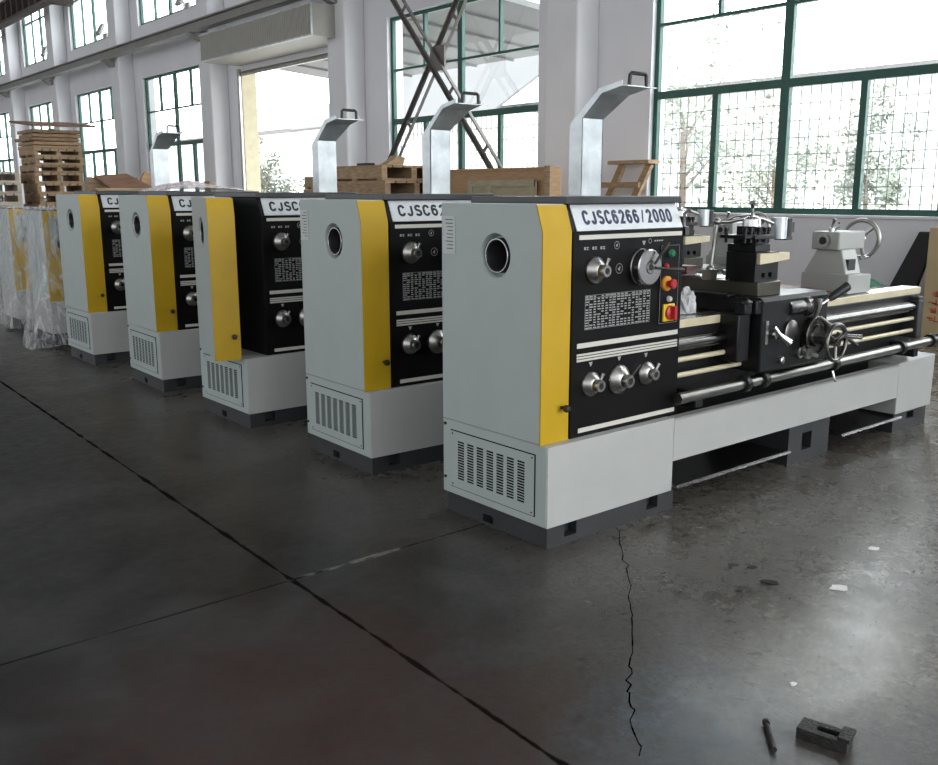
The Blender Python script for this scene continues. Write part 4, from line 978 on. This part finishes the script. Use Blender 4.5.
bt = MB().tube([(-0.072, 0, 0.010), (0.04, 0, 0.010), (0.062, 0.0, 0.009)], [0.0085, 0.0085, 0.006], 10).revolve((0.055, 0, 0.0115), (1, 0, 0), [(0.011, 0), (0.011, 0.012), (0.006, 0.016)], 6).build('floor_bolt', 'scrap'); bt.location = (2.157, 1.296, 0.0); bt.rotation_euler.z = math.radians(42)
tag(bt, 'black bolt lying on the floor beside the strap clamp', 'bolt')
def flake(name, x, y, r, m, seed, label, cat, th=0.004, el=1.6, rz=0.0, group=None):
    rnd = random.Random(seed); b = MB(); k = 9
    b.prism([(r*el*rnd.uniform(.6, 1.1)*math.cos(2*PI*i/k), r*rnd.uniform(.6, 1.1)*math.sin(2*PI*i/k)) for i in range(k)], 'z', 0.0005, th)
    o = b.build(name, m, smooth=False); o.location = (x, y, 0); o.rotation_euler.z = rz; tag(o, label, cat, group)
flake('paper_scrap', 3.25, 1.70, 0.026, 'paper', 1, 'white paper scrap on the floor, the largest of the scraps', 'paper scrap', 0.006, 1.7, -0.7)
flake('paper_scrap', 3.74, 1.82, 0.018, 'paper', 2, 'small white paper scrap on the floor farther back toward the tray', 'paper scrap', 0.006, 1.5, -0.4)
flake('paper_scrap', 2.47, 1.415, 0.011, 'paper', 3, 'tiny white paper scrap on the floor between the clamp and the lathe', 'paper scrap', 0.004, 1.3)
flake('metal_chip', 3.09, 1.90, 0.022, 'oil', 4, 'black metal chip on the floor, largest of the four by the oil spots', 'metal chip', 0.006, 1.9, -0.9)
for i, (x_, y_, r_) in enumerate(((3.13, 2.10, 0.019), (3.17, 2.03, 0.017), (2.93, 1.93, 0.012))): flake('metal_chip', x_, y_, r_, 'oil', 7+i, 'small black metal chip on the floor in front of the nearest lathe', 'metal chip', 0.003, 1.7, -0.6, 'small metal chips')
# crack in the slab
cp_ = [(3.093, 2.693), (2.833, 2.417), (2.619, 2.206), (2.428, 2.03), (2.199, 1.841), (2.05, 1.72), (1.934, 1.6), (1.791, 1.436)]
rnd = random.Random(11); pts = []
for a, b_ in zip(cp_, cp_[1:]):
    for k in range(6):
        t = k/6; pts.append((a[0]+(b_[0]-a[0])*t+rnd.uniform(-.012, .012), a[1]+(b_[1]-a[1])*t+rnd.uniform(-.012, .012)))
ck = MB()
for a, b_ in zip(pts, pts[1:]): ck.bar((a[0], a[1], 0.0005), (b_[0], b_[1], 0.0005), rnd.uniform(0.0025, 0.0055), 0.0012)
tag(ck.build('trim_30', 'slot', smooth=False), kind='structure')

# ------------------------------------------------------------------ outside
tag(MB().box(WX+WT+0.001, 70, -40, 110, -0.35, -0.05).build('yard_ground', 'ground'), kind='structure')
cn = thing('canopy_roof', (10.9, 14.6, 4.9), 0, 'grey ribbed canopy roof over the yard outside the doorway', 'canopy')
CW, CZ = 6.4, 0.0
MB().hexa([(0, 0, 0.5), (CW, 0, CZ), (CW, 12, CZ), (0, 12, 0.5), (0, 0, 0.56), (CW, 0, CZ+.06), (CW, 12, CZ+.06), (0, 12, 0.56)]).build('roof_sheet', 'canopy', cn)
for k in range(8): MB().hexa([(0, 1.5*k, 0.44), (CW, 1.5*k, CZ-.06), (CW, 1.5*k+0.06, CZ-.06), (0, 1.5*k+0.06, 0.44), (0, 1.5*k, 0.5), (CW, 1.5*k, CZ), (CW, 1.5*k+0.06, CZ), (0, 1.5*k+0.06, 0.5)]).build('rafter', 'canopy', cn, smooth=False)
for yy in (0.3, 11.6): MB().cyl((CW-0.2, yy, -4.95), (CW-0.2, yy, CZ), 0.06, n=12).build('post', 'canopy', cn)
sh_ = thing('far_shed', (24.5, 30, -0.05), 0, 'grey roofed shed across the yard seen through the cross-braced window', 'shed')
MB().box(0, 4, -2, 13, 0, 4.6).build('wall', 'building', sh_)
MB().hexa([(-0.4, -2.3, 4.5), (4.3, -2.3, 7.4), (4.3, 13.3, 7.4), (-0.4, 13.3, 4.5), (-0.4, -2.3, 4.6), (4.3, -2.3, 7.5), (4.3, 13.3, 7.5), (-0.4, 13.3, 4.6)]).build('roof', 'shed_roof', sh_)
bl = thing('far_building', (30, 30, -0.05), 0, 'pale building with rows of windows across the yard', 'building')
MB().box(0, 8, -26, 45, 0, 5.2).build('wall', 'building', bl)
MB().box(-0.2, 8.2, -26.2, 45.2, 5.2, 5.45).build('roof_edge', 'canopy', bl)
for k in range(17):
    y0 = -24+k*4; w_ = MB().box(-0.05, -0.005, y0, y0+2.6, 1.2, 3.9).build('window', 'far_glass', bl)
    MB().box(-0.07, -0.05, y0+1.26, y0+1.34, 1.2, 3.9).box(-0.07, -0.05, y0, y0+2.6, 2.5, 2.58).build('glazing_bar', 'building', w_)
def tree(x, y, h, cr, seed, label, zc=0.62):
    rnd = random.Random(seed)
    R = thing('tree', (x, y, -0.05), 0, label, 'tree')
    b = MB(); b.tube([(0, 0, 0), (0.03*h/3, 0, h*0.3), (0, 0.04, h*0.6)], [0.045*h/2.5, 0.035*h/2.5, 0.02*h/2.5], 8)
    for k in range(5):
        a = rnd.uniform(0, 6.28); b.tube([(0.01, 0, h*(0.3+0.05*k)), (cr*0.6*math.cos(a), cr*0.6*math.sin(a), h*(0.5+0.08*k))], [0.018*h/2.5, 0.006], 6)
    b.build('trunk', 'bark', R)
    lf = MB(); ls = 0.055*(h/3)**0.5
    clumps = [(rnd.gauss(0, cr*0.42), rnd.gauss(0, cr*0.42), h*zc+rnd.gauss(0, h*0.15)) for _ in range(26)]
    for c in clumps:
        for _ in range(70):
            p = Vector(c)+Vector((rnd.gauss(0, cr*0.17), rnd.gauss(0, cr*0.17), rnd.gauss(0, cr*0.17)))
            if p.z < 0.15: continue
            u = Vector((rnd.gauss(0,1), rnd.gauss(0,1), rnd.gauss(0,1))).normalized(); v = u.orthogonal().normalized()
            s = ls*rnd.uniform(.7, 1.5)
            lf.face([p-u*s, p+v*s*0.5, p+u*s, p-v*s*0.5])
    lf.build('foliage', 'leaf', R, smooth=False, weld=False)
tree(14.2, 26.6, 2.9, 0.85, 1, 'small leafy tree in the yard seen through the doorway')
tree(15.0, 11.7, 5.0, 1.6, 2, 'leafy tree outside the big window, nearest the trestle', 0.6)
tree(18.0, 11.6, 3.6, 1.2, 3, 'lower leafy tree outside the big window behind the middle mullion', 0.55)
tree(15.5, 8.2, 3.2, 0.7, 4, 'slim leafy tree outside the big window near the tailstock', 0.62)
tree(17.0, 33.0, 3.6, 1.1, 5, 'leafy tree in the yard outside the windows left of the doorway', 0.55)

# ------------------------------------------------------------------ light, world, camera
W = bpy.data.worlds.new('overcast_sky'); SC.world = W; W.use_nodes = True
N, L = W.node_tree.nodes, W.node_tree.links
bg = N['Background']
tc = N.new('ShaderNodeTexCoord'); sp = N.new('ShaderNodeSeparateXYZ'); L.new(tc.outputs['Generated'], sp.inputs[0])
mr = N.new('ShaderNodeMapRange'); mr.inputs['From Min'].default_value = -0.4; mr.inputs['From Max'].default_value = 0.5
SKY_BACK, SKY_WIN = 1.5, 9.0
mr.inputs['To Min'].default_value = SKY_BACK; mr.inputs['To Max'].default_value = SKY_WIN; mr.interpolation_type = 'SMOOTHSTEP'
L.new(sp.outputs[0], mr.inputs['Value']); L.new(mr.outputs['Result'], bg.inputs['Strength'])
bg.inputs['Color'].default_value = (0.95, 0.98, 1.0, 1)

sn = bpy.data.lights.new('yard_fill_sun', 'SUN'); sn.energy = 15.0; sn.angle = math.radians(12); sn.color = (1.0, 0.99, 0.98)  # sun added from behind the hall to brighten yard, trees and far buildings
so = bpy.data.objects.new('yard_fill_sun', sn); COL.objects.link(so); so.location = (-20, -10, 40)
so.rotation_euler = Vector((0.42, 0.22, -0.88)).to_track_quat('-Z', 'Y').to_euler()

cam = bpy.data.cameras.new('camera'); co = bpy.data.objects.new('camera', cam); COL.objects.link(co)
cam.sensor_fit = 'HORIZONTAL'; cam.sensor_width = 36; cam.lens = 36*937.52/938
yaw, pitch, roll = map(math.radians, (50.4775, 11.5099, -0.0885))
fw = Vector((math.cos(yaw)*math.cos(pitch), math.sin(yaw)*math.cos(pitch), -math.sin(pitch)))
rt = Vector((math.sin(yaw), -math.cos(yaw), 0)); up = rt.cross(fw)
r2 = rt*math.cos(roll)+up*math.sin(roll); u2 = r2.cross(fw)
mw = Matrix((r2, u2, -fw)).transposed().to_4x4(); mw.translation = (0, 0, 1.5)
co.matrix_world = mw; cam.clip_end = 300; cam.clip_start = 0.05
SC.camera = co
SC.view_settings.view_transform = 'Standard'; SC.view_settings.look = 'None'; SC.view_settings.gamma = 1; SC.view_settings.use_curve_mapping = False
SC.view_settings.exposure = 0.0
